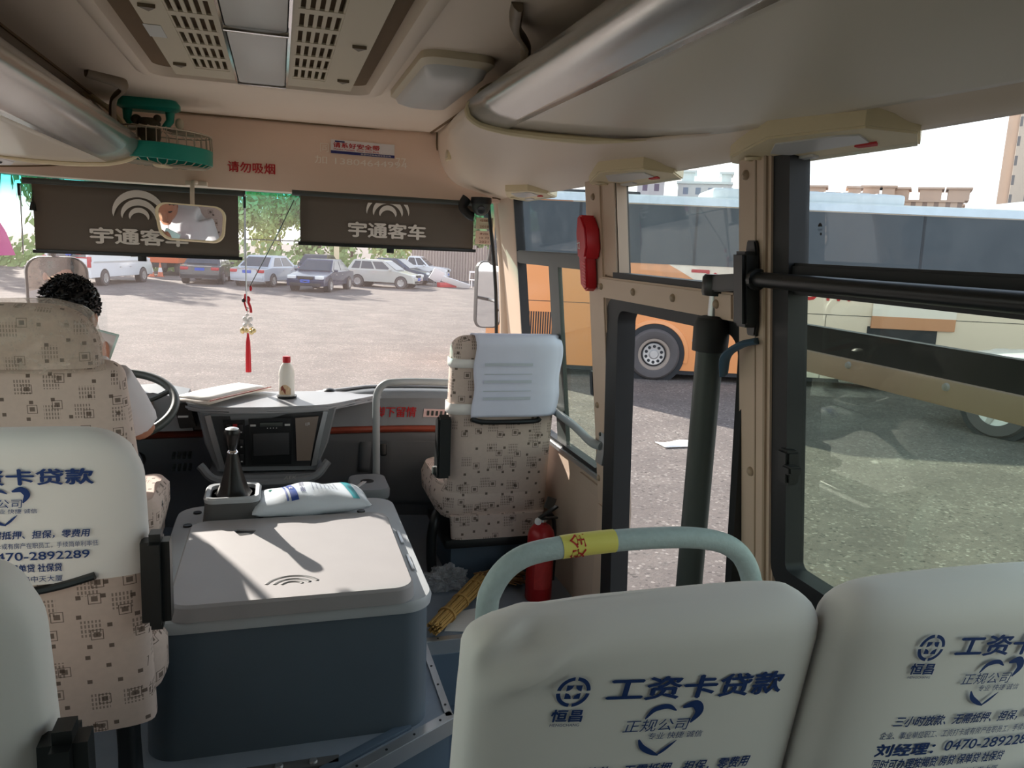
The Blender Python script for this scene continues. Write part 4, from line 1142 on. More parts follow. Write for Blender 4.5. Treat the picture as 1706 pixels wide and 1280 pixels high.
# ------------------------------------------------------------------ far buildings
FM = [facade_mat('facade_grey', (204, 204, 206), (128, 138, 158), 2.6, 2.9), facade_mat('facade_tan', (206, 184, 166), (150, 132, 122), 2.4, 3.0), facade_mat('facade_tower', (208, 190, 172), (128, 122, 120), 2.8, 3.0), facade_mat('facade_plum', (196, 190, 196), (112, 96, 118), 2.4, 2.9)]
M['cornice'] = mat('cornice_stone', (200, 176, 158), 0.8)
def building(label, x0, x1, y, h, depth, fm, blocks=(), trim='cornice'):
    th = math.atan2((x0 + x1) / 2, y)
    t = thing('apartment_building', label, 'building', ((x0 + x1) / 2, y, GZ), 'distant apartment blocks', -th)
    w = (x1 - x0) / 2 * math.cos(th)
    MB().box(-w, w, 0, depth, 0, h).build('wall', fm, t, smooth=0, local=True)
    MB().box(-w - 0.3, w + 0.3, -0.4, depth + 0.3, h, h + 0.5).build('parapet', M[trim], t, smooth=0, local=True)
    for a, c, bh in blocks:
        bx = MB(); bx.box(a - c, a + c, 1, depth * 0.6, h + 0.5, h + bh)
        bx.box(a - c - 0.5, a + c + 0.5, 0.5, depth * 0.6 + 0.5, h + bh, h + bh + 0.45)
        bx.build('roof_block', M[trim], t, smooth=0, local=True)
building('pale plum and grey apartment block at the left above the coach roof', 71.3, 77.5, 150, 18.2, 12, FM[3], trim='coachroof')
building('grey apartment block with two roof turrets above the window over the door', 80.6, 93.4, 150, 17.6, 14, FM[0], ((-3.6, 1.3, 2.4), (4.4, 1.0, 2.2)), trim='coachroof')
building('low tan apartment block nearest the big window frame', 113, 128, 150, 17.5, 14, FM[1], ((-4.5, 2.2, 1.6), (3.8, 1.3, 1.5)))
building('tan apartment block behind the coach roof unit', 129.3, 135.4, 152, 17.9, 14, FM[1], ((-0.5, 1.8, 2.1), (3.2, 1.3, 2.1)))
building('tan apartment block with three flared roof pavilions', 137.0, 155.5, 149, 17.3, 16, FM[1], ((-7.2, 2.3, 3.0), (-0.2, 2.3, 3.0), (5.6, 2.2, 3.0)))
building('farthest tan block right of the pavilion block', 157.5, 165, 158, 16.0, 12, FM[1], ((1.5, 1.4, 1.7),))
t = thing('apartment_tower', 'tall tan apartment tower at the right edge of the big window', 'building', (111.3, 100, GZ), 'distant apartment blocks', -0.84)
MB().box(1.6, 26.0, 0, 18, 0, 78).build('wall', FM[2], t, smooth=0, local=True)
MB().box(0.0, 1.6, 2.0, 16, 0, 78).build('side_wing', M['cornice'], t, smooth=0, local=True)
b = MB()
for i in range(24): b.box(4.6, 6.6, -0.9, 0, 1.2 + i * 3.0, 2.2 + i * 3.0)
b.build('balcony', M['cornice'], t, smooth=0, local=True)
# ------------------------------------------------------------------ dashboard
da = thing('dashboard', 'dark grey dashboard with wood strip and radio console under the windscreen', 'dashboard', (0, 3.6, 0))
def dash_ring(x):
    k = bend(x); f = -0.22 * k; g = -0.31 * k
    up = 0.02 * math.sin((x + 0.2) * 1.6) + (0.035 if x > 0.35 else 0.035 * max(0, (x - 0.05) / 0.3))
    P = [(3.90 + f, 0.0), (3.72 + f, 0.28), (3.62 + f, 0.46), (3.56 + f, 0.52), (3.55 + f, 0.575), (3.56 + f, 0.60), (3.52 + f, 0.655 + up), (3.54 + f, 0.682 + up), (3.60 + f, 0.690 + up), (3.80 + f * 0.6 + g * 0.4, 0.665 + up * 0.5), (3.995 + g, 0.60), (3.995 + g, 0.0)]
    return [(x, y, z) for y, z in P]
b = MB()
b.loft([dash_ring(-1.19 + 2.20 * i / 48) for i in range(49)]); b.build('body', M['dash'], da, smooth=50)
def dface(x, z, d=0.0):
    """a point on the front face of the right half of the dashboard"""
    k = bend(x); f = -0.22 * k; up = 0.035 if x > 0.35 else 0
    if z >= 0.60: y = lerp(3.56, 3.52, (z - 0.60) / (0.055 + up))
    elif z >= 0.575: y = 3.555
    elif z >= 0.46: y = lerp(3.62, 3.555, (z - 0.46) / 0.115)
    elif z >= 0.28: y = lerp(3.72, 3.62, (z - 0.28) / 0.18)
    else: y = lerp(3.90, 3.72, z / 0.28)
    return (x, y + f - d, z)
b = MB()
b.grid(lambda u, v: (lambda x: (x, dface(x, 0.585)[1] - 0.004 - 0.010 * math.sin(v * PI), 0.545 - 0.012 * (1 - u) + 0.030 * v))(0.13 + 0.86 * u), 30, 4)
b.grid(lambda u, v: (lambda x: (x, dface(x, 0.585)[1] - 0.004 - 0.010 * math.sin(v * PI), 0.535 + 0.032 * v))(-1.0 + 0.68 * u), 20, 4)
b.build('wood_strip', M['wood'], da, solid=0.003)
b = MB(); b.text('脚下留情', 0.055, lambda a, c: dface(0.47 + a, 0.637 + c, 0.003), bold=0.012, width=0.19); b.build('red_lettering', M['redtext'], da, smooth=0)
b = MB(); b.grid(lambda u, v: dface(0.60 + 0.14 * u, 0.612 + 0.042 * v, 0.003), 4, 2); p = b.build('white_label', mat('pink_label', (226, 196, 194), 0.5), da, smooth=0, solid=0.002)
b = MB()
for i in range(6): b.grid(lambda u, v: dface(0.615 + 0.02 * i + 0.011 * u, 0.620 + 0.026 * v, 0.006), 1, 1)
for i in range(6): b.grid(lambda u, v: dface(0.6175 + 0.02 * i + 0.006 * u, 0.6235 + 0.019 * v, 0.0065), 1, 1)
b.build('label_marks', M['greyblk'], p, smooth=0)
# glove compartment door, handle and lock on the right half
b = MB()
ring = [dface(0.40 + 0.45 * u, z, 0.002) for u, z in ((0, 0.06), (1, 0.06), (1, 0.515), (0, 0.515))]
b.grid(lambda u, v: dface(0.385 + 0.50 * u, 0.08 + 0.43 * v, 0.010), 6, 12); hatch = b.build('glove_door', M['dash'], da, solid=0.006)
b = MB(); b.grid(lambda u, v: dface(0.315 + 0.055 * u, 0.30 + 0.20 * v, 0.008), 2, 6); b.build('side_cover', M['dash'], da, solid=0.005)
c = Vector(dface(0.425, 0.45, 0.014))
MB().obox(c, (0.03, 0.018, 0.088), (-0.3, 0, 0), 0.008, 3).build('door_handle', M['black'], hatch)
MB().lathe(dface(0.51, 0.40, 0.014), [(0.001, 0), (0.004, 0), (0.003, 0.002), (0.001, 0.002)], (0, -1, 0), 10).build('lock', M['chrome'], hatch)
# top skin of the dashboard, sunlight and sheen put into its pale colour
b = MB()
def topy(u, v):
    x = -1.17 + 2.14 * u; r = dash_ring(x)
    a, c, e = Vector(r[8]), Vector(r[9]), Vector(r[10])
    p = a.lerp(c, v * 2) if v < 0.5 else c.lerp(e, v * 2 - 1)
    return p + Vector((0, 0, 0.004))
b.grid(topy, 40, 6); b.build('top_cover', M['dashtop_sunlit'], da, solid=0.002)
for x0, x1 in ((-0.02, 0.09), (-0.30, -0.16)):
    MB().box(x0, x1, 3.80, 3.825, 0.672, 0.681).build('demister_slot', M['black'], da, smooth=0)
b = MB(); b.grid(lambda u, v: topy(0.60 + 0.32 * u, 0.05 + 0.4 * v) + Vector((0, 0, 0.012 * math.sin(PI * min(1, v * 2)))), 12, 6); b.build('top_lid', M['dashtop_sunlit'], da, solid=0.004)
# centre console
def con(x, z, y=0.0):
    """face of the console, leaning forward towards the top"""
    t = (z - 0.42) / 0.28
    return (x, 3.33 - 0.03 * t + 0.35 * (x + 0.10) ** 2 + y, z)
b = MB()
out = [(-0.375, 0.70), (-0.35, 0.56), (-0.305, 0.435), (0.10, 0.425), (0.15, 0.55), (0.185, 0.71), (-0.10, 0.715)]
b.loft([[con(x * 1.0, z, d) for x, z in out] for d in (0.0, 0.30)]); b.loft([[con(x, z, -0.001) for x, z in out], [con(x * 0.97 - 0.003, z * 0.97 + 0.017, -0.012) for x, z in out]], cap0=False)
b.build('console', M['dash'], da, smooth=30)
b = MB(); b.prism([(-0.47, 3.62), (-0.46, 3.46), (-0.42, 3.36), (-0.36, 3.30), (-0.25, 3.278), (-0.10, 3.272), (0.06, 3.280), (0.15, 3.302), (0.21, 3.345), (0.27, 3.41), (0.33, 3.47), (0.40, 3.51), (0.42, 3.62)], lambda x, y, z: (x, y, z), 0.697, 0.724, 0.009); b.build('console_hood', M['dashtop_sunlit'], da, smooth=40)
b = MB(); b.loft([[con(x, z, d) for x, z in ((-0.34, 0.425), (-0.25, 0.385), (0.05, 0.375), (0.13, 0.42))] for d in (-0.045, 0.28)]); b.tube([con(-0.37, 0.47, -0.03), con(-0.30, 0.41, -0.05), con(-0.10, 0.395, -0.055), con(0.08, 0.405, -0.05), con(0.15, 0.47, -0.03)], 0.018, 8, 5); b.build('console_lip', M['dash'], da, smooth=40)
b = MB(); b.prism([(-0.335, 0.68), (-0.29, 0.46), (0.085, 0.45), (0.14, 0.69)], lambda a, c, d: con(a, c, d), -0.018, -0.008); b.build('console_face', M['panel'], da, smooth=0)
for pts in (((-0.345, 0.685), (-0.32, 0.57), (-0.292, 0.455), (-0.27, 0.452), (-0.296, 0.57), (-0.322, 0.69)), ((0.147, 0.695), (0.12, 0.57), (0.10, 0.455), (0.078, 0.452), (0.10, 0.57), (0.128, 0.698))):
    b = MB(); b.loft([[con(x, z, -0.014) for x, z in pts], [con(x, z, -0.028) for x, z in pts]]); b.build('silver_trim', M['alu'], da, smooth=30)
sw = MB(); sw.prism([(-0.275, 0.665), (-0.255, 0.47), (-0.19, 0.468), (-0.19, 0.668)], con, -0.022, -0.017); sw.build('switch_panel', M['black'], da, smooth=0)
for r in range(3):
    for c in range(3):
        x = -0.252 + c * 0.024 + 0.002 * (2 - r) * 0; z = 0.63 - r * 0.065
        b = MB(); b.obox(con(x, z, -0.026), (0.018, 0.012, 0.042), (0.06, 0, 0), 0.003); o = b.build('rocker_switch', M['switchred'] if (r == 0 and c == 1) else M['switch'], da)
        MB().obox(con(x, z - 0.012, -0.0335), (0.007, 0.001, 0.005), (0.06, 0, 0)).build('legend', M['legend'], o, smooth=0)
rd = MB(); rd.prism([(-0.175, 0.672), (-0.165, 0.47), (-0.005, 0.466), (0.0, 0.674)], con, -0.024, -0.017); rd = rd.build('radio', M['black'], da, smooth=0)
b = MB(); b.obox(con(-0.085, 0.648, -0.027), (0.09, 0.006, 0.018), (0.1, 0, 0), 0.002); b.build('display', M['greyblk'], rd)
b = MB(); b.obox(con(-0.085, 0.56, -0.024), (0.145, 0.006, 0.10), (0.1, 0, 0), 0.003); b.build('screen', M['panel'], rd)
b = MB()
for x, w in ((-0.157, 0.022), (-0.02, 0.022), (-0.047, 0.01)): b.obox(con(x, 0.645, -0.027), (w, 0.003, 0.008), (0.1, 0, 0))
for i in range(4): b.obox(con(-0.10 + i * 0.012, 0.632, -0.027), (0.004, 0.003, 0.004), (0.1, 0, 0))
b.build('buttons', M['legend'], rd, smooth=0)
b = MB(); b.prism([(0.012, 0.672), (0.018, 0.48), (0.075, 0.478), (0.108, 0.676)], con, -0.026, -0.017); cb = b.build('cubby_lid', M['cubby'], da, smooth=0)
b = MB(); b.text('((8', 0.016, lambda a, c: con(0.062 + a, 0.644 + c, -0.0275), bold=0.01); b.build('emblem', M['legend'], cb, smooth=0)
b = MB(); b.text('AEK', 0.014, lambda a, c: con(-0.01 + a, 0.418 + c, -0.068), shear=0.3, width=0.05); b.build('badge', M['legend'], da, smooth=0)
# driver's binnacle left of the console, with knobs
b = MB(); b.loft([[(x, 3.40 + d, z) for x, z in ((-0.96, 0.60), (-0.93, 0.74), (-0.55, 0.765), (-0.43, 0.74), (-0.40, 0.60))] for d in (0, 0.22)]); b.build('binnacle', M['dash'], da, smooth=30)
b = MB(); b.box(-0.90, -0.55, 3.39, 3.405, 0.63, 0.73, 0.005); b.build('gauge_glass', M['cubby'], da)
for x in (-0.80, -0.64):
    MB().lathe((x, 3.39, 0.68), [(0.001, 0), (0.04, 0), (0.042, 0.006), (0.036, 0.004), (0.001, 0.004)], (0, -1, 0), 20).build('gauge', M['black'], da)
b = MB(); b.prism([(-0.47, 0.72), (-0.41, 0.72), (-0.385, 0.62), (-0.45, 0.615)], lambda a, c, d: (a, d, c), 3.375, 3.40, 0.003); o = b.build('side_vent', M['black'], da)
MB().box(-0.455, -0.415, 3.366, 3.374, 0.665, 0.672).build('vent_lever', M['legend'], o)
for r in range(2):
    for c in range(4):
        b = MB(); b.obox((-0.50 + c * 0.022, 3.565, 0.45 - r * 0.055), (0.014, 0.05, 0.014), (0.2, 0, 0), 0.003); b.build('indicator_button', M['greyblk'], da)

# steering wheel
stw = thing('steering_wheel', 'black and grey steering wheel in front of the driver', 'steering wheel', (-0.67, 3.30, 0.60))
cw = Vector((-0.665, 3.20, 0.755)); nrm = Vector((0, -0.42, 0.907)).normalized(); ux = Vector((1, 0, 0)); uy = nrm.cross(ux)
pt = lambda a, r, h=0.0: cw + ux * (math.cos(a) * r) + uy * (math.sin(a) * r) + nrm * h
b = MB(); n = 64
b.loft([[pt(2 * PI * i / n, 0.222 + 0.017 * math.cos(2 * PI * j / 10), 0.017 * math.sin(2 * PI * j / 10)) for j in range(10)] for i in range(n)], loop=True); b.build('rim', M['greyblk'], stw)
b = MB(); b.lathe(cw, [(0.001, -0.06), (0.05, -0.06), (0.075, -0.03), (0.078, -0.005), (0.06, 0.008), (0.001, 0.01)], nrm, 24); b.build('hub', M['black'], stw)
for a in (0.45, PI - 0.45, -PI / 2 - 0.5, -PI / 2 + 0.5):
    b = MB(); b.tube([pt(a, 0.06, -0.015), pt(a, 0.14, -0.018), pt(a, 0.215, 0.0)], 0.017, 8, 4, flat=0.6); b.build('spoke', M['greyblk'], stw)
b = MB(); b.tube([cw - nrm * 0.05, cw - nrm * 0.30 + Vector((0, 0.1, -0.05)), (-0.665, 3.62, 0.42)], 0.045, 12, 3); b.build('column', M['black'], stw)

# ------------------------------------------------------------------ things on the dashboard
bt = thing('milk_bottle', 'small milk white plastic bottle with red cap standing on the dashboard', 'bottle', (-0.02, 3.47, 0.73))
zb = 0.730
MB().lathe((-0.02, 3.47, zb), [(0.001, 0), (0.031, 0), (0.034, 0.006), (0.034, 0.075), (0.032, 0.085), (0.034, 0.095), (0.033, 0.11), (0.026, 0.135), (0.016, 0.148), (0.015, 0.152), (0.001, 0.153)], n=28).build('body', M['milk'], bt)
MB().lathe((-0.02, 3.47, zb + 0.151), [(0.001, 0), (0.017, 0), (0.017, 0.024), (0.015, 0.027), (0.001, 0.027)], n=20).build('cap', M['red'], bt)
b = MB(); b.grid(lambda u, v: (-0.02 + 0.0348 * math.sin(-1.0 + 1.5 * u), 3.47 - 0.0348 * math.cos(-1.0 + 1.5 * u), zb + 0.012 + 0.045 * v * (0.6 + 0.4 * math.sin(u * PI))), 10, 3); b.build('label', mat('bottle_label', (214, 186, 150), 0.5, var=0.35, vscale=90), bt)
b = MB(); b.grid(lambda u, v: (lambda t: (-0.02 + 0.0353 * math.sin(t), 3.47 - 0.0353 * math.cos(t), zb + 0.024 + 0.02 * v + 0.008 * math.sin(u * 5)))(-0.75 + 0.6 * u), 8, 2); b.build('brown_motif', M['wood'], bt)
MB().lathe((-0.02, 3.47, zb), [(0.001, -0.004), (0.042, -0.004), (0.044, 0.004), (0.037, 0.004), (0.036, 0.0)], n=24).build('coaster', M['black'], bt)

fo = thing('document_folder', 'wide pale folded card lying on the dashboard between wheel and bottle', 'folder', (-0.22, 3.55, 0.70))
def sheet(x0, y0, x1, y1, w, z, sag=0.0):
    a = Vector((x0, y0, 0)); c = Vector((x1, y1, 0)); d = (c - a); nn = Vector((-d.y, d.x, 0)).normalized()
    return lambda u, v: (lambda p: (p.x, p.y, z + sag * math.sin(u * PI)))(a + d * u + nn * (w * v))
b = MB(); b.grid(sheet(-0.325, 3.265, -0.075, 3.59, 0.20, 0.738, 0.006), 6, 3); b.build('lower_sheet', M['card'], fo, solid=0.004)
b = MB(); b.grid(sheet(-0.335, 3.315, -0.105, 3.61, 0.16, 0.745, 0.004), 6, 3); b.build('upper_sheet', M['paper'], fo, solid=0.004)
MB().obox((-0.205, 3.44, 0.750), (0.38, 0.004, 0.004), (0, 0, 0.905)).build('fold_line', M['wood'], fo)
sn = thing('sensor_knob', 'small black round sensor sitting on the dashboard top right of the bottle', 'sensor', (0.17, 3.62, 0.70))
MB().lathe((0.172, 3.62, 0.698), [(0.001, 0), (0.036, 0), (0.038, 0.012), (0.03, 0.028), (0.016, 0.036), (0.001, 0.038)], n=24).build('dome', M['black'], sn)
MB().lathe((0.172, 3.62, 0.690), [(0.001, 0), (0.042, 0), (0.042, 0.010), (0.001, 0.010)], n=24).build('base', M['greyblk'], sn)

# ------------------------------------------------------------------ engine cover
ho = thing('engine_cover', 'large blue grey engine cover with pale lid beside the driver seat', 'engine cover', (0.0, 2.45, 0.0))
def hr(x0, x1, y0, y1, r, z): return [((x0 + x1) / 2 + p[0], (y0 + y1) / 2 + p[1], z) for p in rrect(x1 - x0, y1 - y0, r, 8)]
b = MB(); b.loft([hr(-0.41, 0.372, 2.05, 2.98, 0.085, 0.0), hr(-0.405, 0.370, 2.045, 2.97, 0.085, 0.2), hr(-0.40, 0.366, 2.04, 2.96, 0.085, 0.385)]); b.build('body', M['hoodside'], ho)
b = MB(); b.loft([hr(-0.41, 0.376, 2.03, 2.97, 0.09, 0.38), hr(-0.412, 0.378, 2.028, 2.972, 0.09, 0.40), hr(-0.406, 0.372, 2.034, 2.966, 0.085, 0.412), hr(-0.36, 0.33, 2.06, 2.93, 0.07, 0.416)]); b.build('rim', M['hoodtop'], ho)
L0 = [hr(-0.343, 0.320, 2.022, 2.68, 0.06, 0.415), hr(-0.340, 0.317, 2.026, 2.675, 0.06, 0.452), hr(-0.334, 0.311, 2.032, 2.668, 0.055, 0.460)]
# lid with a finger hole
b = MB(); b.loft(L0, cap1=False)
top = L0[-1]; hc = (-0.165, 2.545, 0.460); hn = len(top)
hole = []
for p in top:
    a = math.atan2(p[1] - hc[1], p[0] - hc[0]); hole.append((hc[0] + 0.036 * math.cos(a), hc[1] + 0.036 * math.sin(a), 0.460))
b.loft([top, hole], cap0=False, cap1=False); b.loft([hole, [(x, y, 0.43) for x, y, z in hole]], cap0=False)
lid = b.build('lid', M['hoodlid'], ho, smooth=30)
b = MB(); b.lathe((hc[0], hc[1], 0.451), [(0.001, 0.002), (0.035, 0.002), (0.035, 0.004), (0.001, 0.004)], n=20); b.build('finger_hole', M['black'], lid)
b = MB()
for k, (r0, r1, a0, a1) in enumerate(((0.068, 0.080, 0.35, 2.8), (0.046, 0.058, 0.4, 2.75), (0.026, 0.037, 0.5, 2.65))):
    n = 20
    b.loft([[(-0.02 + rr * 1.0 * math.cos(a), 2.10 + rr * 0.9 * math.sin(a), zz) for rr, zz in ((r0, 0.4605), (lerp(r0, r1, 0.5), 0.4625), (r1 - (r1 - r0) * 0.0, 0.4605))] for a in [a0 + (a1 - a0) * i / n for i in range(n + 1)]], closed=False)
b.build('wave_emblem', M['gearbox'], lid)
for x, y, s in ((0.345, 2.30, 1), (0.345, 2.52, 1), (-0.372, 2.35, -1)):
    MB().box(x - 0.005, x + 0.005, y - 0.06, y + 0.06, 0.414, 0.421, 0.002).build('latch', M['alu'], ho)
b = MB(); b.obox((-0.375, 2.25, 0.425), (0.05, 0.09, 0.012), (0, 0.1, 0.2), 0.004); b.build('catch_plate', M['alu'], ho)
for x, y in ((0.24, 2.80), (0.18, 2.76), (-0.36, 2.75), (-0.34, 2.88), (0.30, 2.72)):
    MB().lathe((x, y, 0.412), [(0.001, 0), (0.016, 0), (0.014, 0.009), (0.001, 0.010)], n=14).build('bolt', M['black'], ho)

# gear lever
gl = thing('gear_lever', 'tall gear lever with black leather gaiter on a grey console', 'gear lever', (-0.21, 2.78, 0.41))
def gr(w, d, r, z, cx=-0.21, cy=2.78): return [(cx + p[0], cy + p[1], z) for p in rrect(w, d, r, 5)]
b = MB(); b.loft([gr(0.20, 0.19, 0.03, 0.415), gr(0.18, 0.175, 0.03, 0.515)]); b.build('console', M['gearbox'], gl)
b = MB(); b.loft([gr(0.185, 0.18, 0.035, 0.510), gr(0.188, 0.183, 0.035, 0.523), gr(0.175, 0.17, 0.03, 0.530), gr(0.15, 0.145, 0.025, 0.528), gr(0.146, 0.14, 0.025, 0.515)]); b.build('collar', M['hoodtop'], gl)
b = MB()
rings = []
for i in range(17):
    t = i / 16; r = lerp(0.062, 0.017, t ** 0.62); z = 0.518 + 0.150 * t
    rings.append([(-0.21 + (r + 0.003 * math.sin(7 * a + 3 * t) * (1 - t)) * math.cos(a), 2.78 + (r + 0.003 * math.sin(6 * a) * (1 - t)) * math.sin(a), z + 0.003 * math.sin(4 * a) * (1 - t)) for a in [2 * PI * k / 28 for k in range(28)]])
b.loft(rings); b.build('gaiter', M['leather'], gl, smooth=60)
MB().lathe((-0.21, 2.78, 0.665), [(0.017, 0), (0.019, 0.004), (0.014, 0.012), (0.010, 0.014), (0.010, 0.02)], n=18).build('ring', M['chrome'], gl)
MB().lathe((-0.21, 2.78, 0.675), [(0.010, 0), (0.016, 0.006), (0.021, 0.030), (0.026, 0.055), (0.027, 0.068), (0.022, 0.078), (0.001, 0.082)], n=22).build('knob', M['leather'], gl)
MB().lathe((-0.21, 2.78, 0.7475), [(0.024, 0), (0.022, 0.006), (0.012, 0.010), (0.001, 0.0108)], n=22).build('knob_cap', M['alu'], gl)

# white printed pouch on the engine cover
po = thing('plastic_pouch', 'white sealed pouch with blue and teal print lying on the engine cover', 'pouch', (0.04, 2.79, 0.416))
pa = 0.10
def pouch(u, v, s):
    a, c = u * 2 - 1, v * 2 - 1
    h = 0.052 * max(0.0, (1 - a ** 4)) ** 0.5 * max(0.0, (1 - c ** 2)) ** 0.5 * (1 + 0.12 * math.sin(5 * a + 2) + 0.08 * math.sin(9 * a + 4 * c))
    x, y = a * 0.20 * (1 - 0.04 * c), c * 0.112 * (1 + 0.05 * a)
    return Vector((0.052 + x * math.cos(pa) - y * math.sin(pa), 2.785 + x * math.sin(pa) + y * math.cos(pa), 0.476 + (h if s > 0 else -h * 0.82) - 0.0 + 0.012 * a * 0))
b = MB(); b.grid(lambda u, v: pouch(u, v, 1), 40, 20); b.grid(lambda u, v: pouch(u, v, -1), 40, 20); b.build('bag', M['pouch'], po, smooth=80)
def pband(u0, u1, v0, v1, name, m, d=0.0012):
    b = MB(); b.grid(lambda u, v: pouch(lerp(u0, u1, u) + 0.06 * (lerp(v0, v1, v) - 0.5) * -1, lerp(v0, v1, v), 1) + Vector((0, -d * 0.4, d)), 6, 16); return b.build(name, m, po, smooth=80)
pband(0.30, 0.36, 0.10, 0.88, 'blue_band', mat('pouch_blue', (52, 82, 158), 0.35)); pband(0.265, 0.28, 0.12, 0.9, 'blue_line', mat('pouch_blue_line', (52, 82, 158), 0.35)); pband(0.82, 0.88, 0.10, 0.9, 'teal_band', mat('pouch_teal', (40, 150, 160), 0.35))
b = MB()
def pt2(cu, cv, a, c): return pouch(cu - c / 0.40, cv + a / 0.224, 1) + Vector((0, -0.0008, 0.0022))
b.text('医用一次性', 0.017, lambda a, c: pt2(0.43, 0.5, a, c), bold=0.015, width=0.10)
b.build('dark_print', M['navy'], po, smooth=0)
b = MB()
for k in range(7): b.text('使用说明书内详见包装', 0.0042, lambda a, c: pt2(0.52 + 0.035 * k, 0.52, a, c), width=0.085)
b.build('small_print', M['navy'], po, smooth=0)
b = MB(); b.lathe(pouch(0.16, 0.55, 1) + Vector((0, 0, 0.001)), [(0.001, 0), (0.009, 0), (0.001, 0.0006)], (0, -0.3, 1), 5); b.build('emblem', M['teal'], po, smooth=0)
b = MB(); b.text('口罩', 0.012, lambda a, c: pouch(0.33 - c / 0.40, 0.45 + a / 0.224, 1) + Vector((0, -0.001, 0.003)), bold=0.02); b.build('white_print', M['white'], po, smooth=0)

# black bin by the stanchion
bn = thing('waste_bin', 'small black lidded bin standing behind the engine cover by the grab rail', 'bin', (0.30, 3.16, 0.0))
def br(w, d, r, z): return [(0.305 + p[0], 3.14 + p[1], z) for p in rrect(w, d, r, 6)]
b = MB(); b.loft([br(0.13, 0.19, 0.04, 0.0), br(0.15, 0.22, 0.05, 0.385)]); b.build('bucket', M['greyblk'], bn)
b = MB(); b.loft([br(0.158, 0.23, 0.05, 0.382), br(0.16, 0.232, 0.05, 0.412), br(0.15, 0.22, 0.045, 0.424)]); ld = b.build('lid', M['dash'], bn)
MB().lathe((0.30, 3.15, 0.422), [(0.001, 0.0), (0.028, 0.0), (0.028, 0.003), (0.001, 0.003)], n=20).build('opening', M['black'], ld)
MB().obox((0.262, 3.09, 0.426), (0.016, 0.11, 0.004), (0, 0, -0.5), 0.001).build('flap_edge', M['legend'], ld)
MB().box(0.375, 0.385, 3.12, 3.135, 0.34, 0.37, 0.002).build('clip', M['chrome'], bn)

# grab rails
gr_ = thing('stanchion_rail', 'grey bent grab rail between engine cover and front passenger seat', 'grab rail', (0.36, 3.32, 0.0))
MB().tube([(0.36, 3.32, 0.0), (0.358, 3.31, 0.4), (0.352, 3.30, 0.68), (0.356, 3.30, 0.77), (0.385, 3.30, 0.810), (0.44, 3.30, 0.82), (0.60, 3.31, 0.818), (0.95, 3.22, 0.815), (1.03, 3.18, 0.81), (1.078, 3.17, 0.81)], 0.016, 12, 5).build('tube', M['railgrey'], gr_)
for x, y in ((0.36, 3.32),): MB().lathe((x, y, 0), [(0.001, 0), (0.035, 0), (0.035, 0.008), (0.018, 0.012)], n=18).build('flange', M['railgrey'], gr_)
gw = thing('side_grab_rail', 'short grey grab rail fixed to the wall pillar beside the front passenger seat', 'grab rail', (1.05, 2.47, 0.735))
MB().tube([(wx(0.73) - 0.035, 2.455, 0.735), (wx(0.73) - 0.050, 2.52, 0.737), (1.064, 2.80, 0.74), (1.066, 3.2, 0.75), (1.072, 3.38, 0.75), (1.083, 3.44, 0.75)], 0.016, 12, 5).build('tube', M['railgrey'], gw)
b = MB(); b.obox((wx(0.73) - 0.03, 2.455, 0.735), (0.012, 0.06, 0.13), (0, 0.11, 0), 0.004); p = b.build('flange', M['alu'], gw)
for z in (0.69, 0.78): MB().lathe((wx(z) - 0.036, 2.455, z), [(0.001, 0), (0.008, 0), (0.006, 0.004), (0.001, 0.005)], (-1, 0, 0), 10).build('bolt', M['greyblk'], p)

# ------------------------------------------------------------------ blinds
def blind(name, label, x0, x1, z0, z1, ztop, textz, h, wlogo, cxl, arcs):
    t = thing('roller_blind', label, 'blind', ((x0 + x1) / 2, 3.86, ztop), 'roller blinds over the windscreen')
    Y = 3.70
    MB().cyl((x0 - 0.035, Y, ztop), (x1 + 0.03, Y, ztop), 0.013).build('roller', M['greyblk'], t)
    b = MB(); b.grid(lambda u, v: (lerp(x0, x1, u), Y - 0.012 + 0.004 * math.sin(v * PI), lerp(z0, z1, v)), 12, 8); sh = b.build('cloth', M['blind'], t, solid=0.0015)
    MB().box(x0 - 0.01, x1 + 0.015, Y - 0.018, Y - 0.006, z0 - 0.012, z0 + 0.003, 0.002).build('bottom_bar', M['black'], t)
    MB().box((x0 + x1) / 2 - 0.012, (x0 + x1) / 2 + 0.022, Y - 0.018, Y - 0.008, z0 - 0.032, z0 - 0.008, 0.002).build('pull_tab', M['black'], t)
    b = MB()
    P = lambda a, c: (cxl + a, Y - 0.0185, c)
    b.text('宇通客车', h, lambda a, c: P(a, textz + c), bold=0.035, width=wlogo)
    for (ri, ro, sh0, a0, a1, zc, lim) in arcs:
        n = 24; inn, out = [], []
        for i in range(n + 1):
            a = a0 + (a1 - a0) * i / n
            w = math.sin(PI * i / n) ** 0.7
            zi, zo = zc + ri * math.sin(a), zc + lerp(ri, ro, w) * math.sin(a)
            inn.append(P(ri * math.cos(a), min(zi, lim))); out.append(P(lerp(ri, ro, w) * math.cos(a), min(zo, lim)))
        b.loft([inn, out], closed=False)
    b.build('printed_logo', M['blindprint'], sh, smooth=0)
    return t
AR = lambda zc, lim: [(0.100, 0.130, 0, 0.15, PI - 0.15, zc, lim), (0.066, 0.092, 0, 0.15, PI - 0.15, zc, lim), (0.036, 0.057, 0, 0.2, PI - 0.2, zc, lim)]
bl = blind('roller_blind', 'left roller blind with large arc logo, half lowered above the driver', -1.0201, -0.2193, 1.322, 1.5912, 1.6026, 1.3934, 0.066, 0.380, -0.620, AR(1.4599, 9))
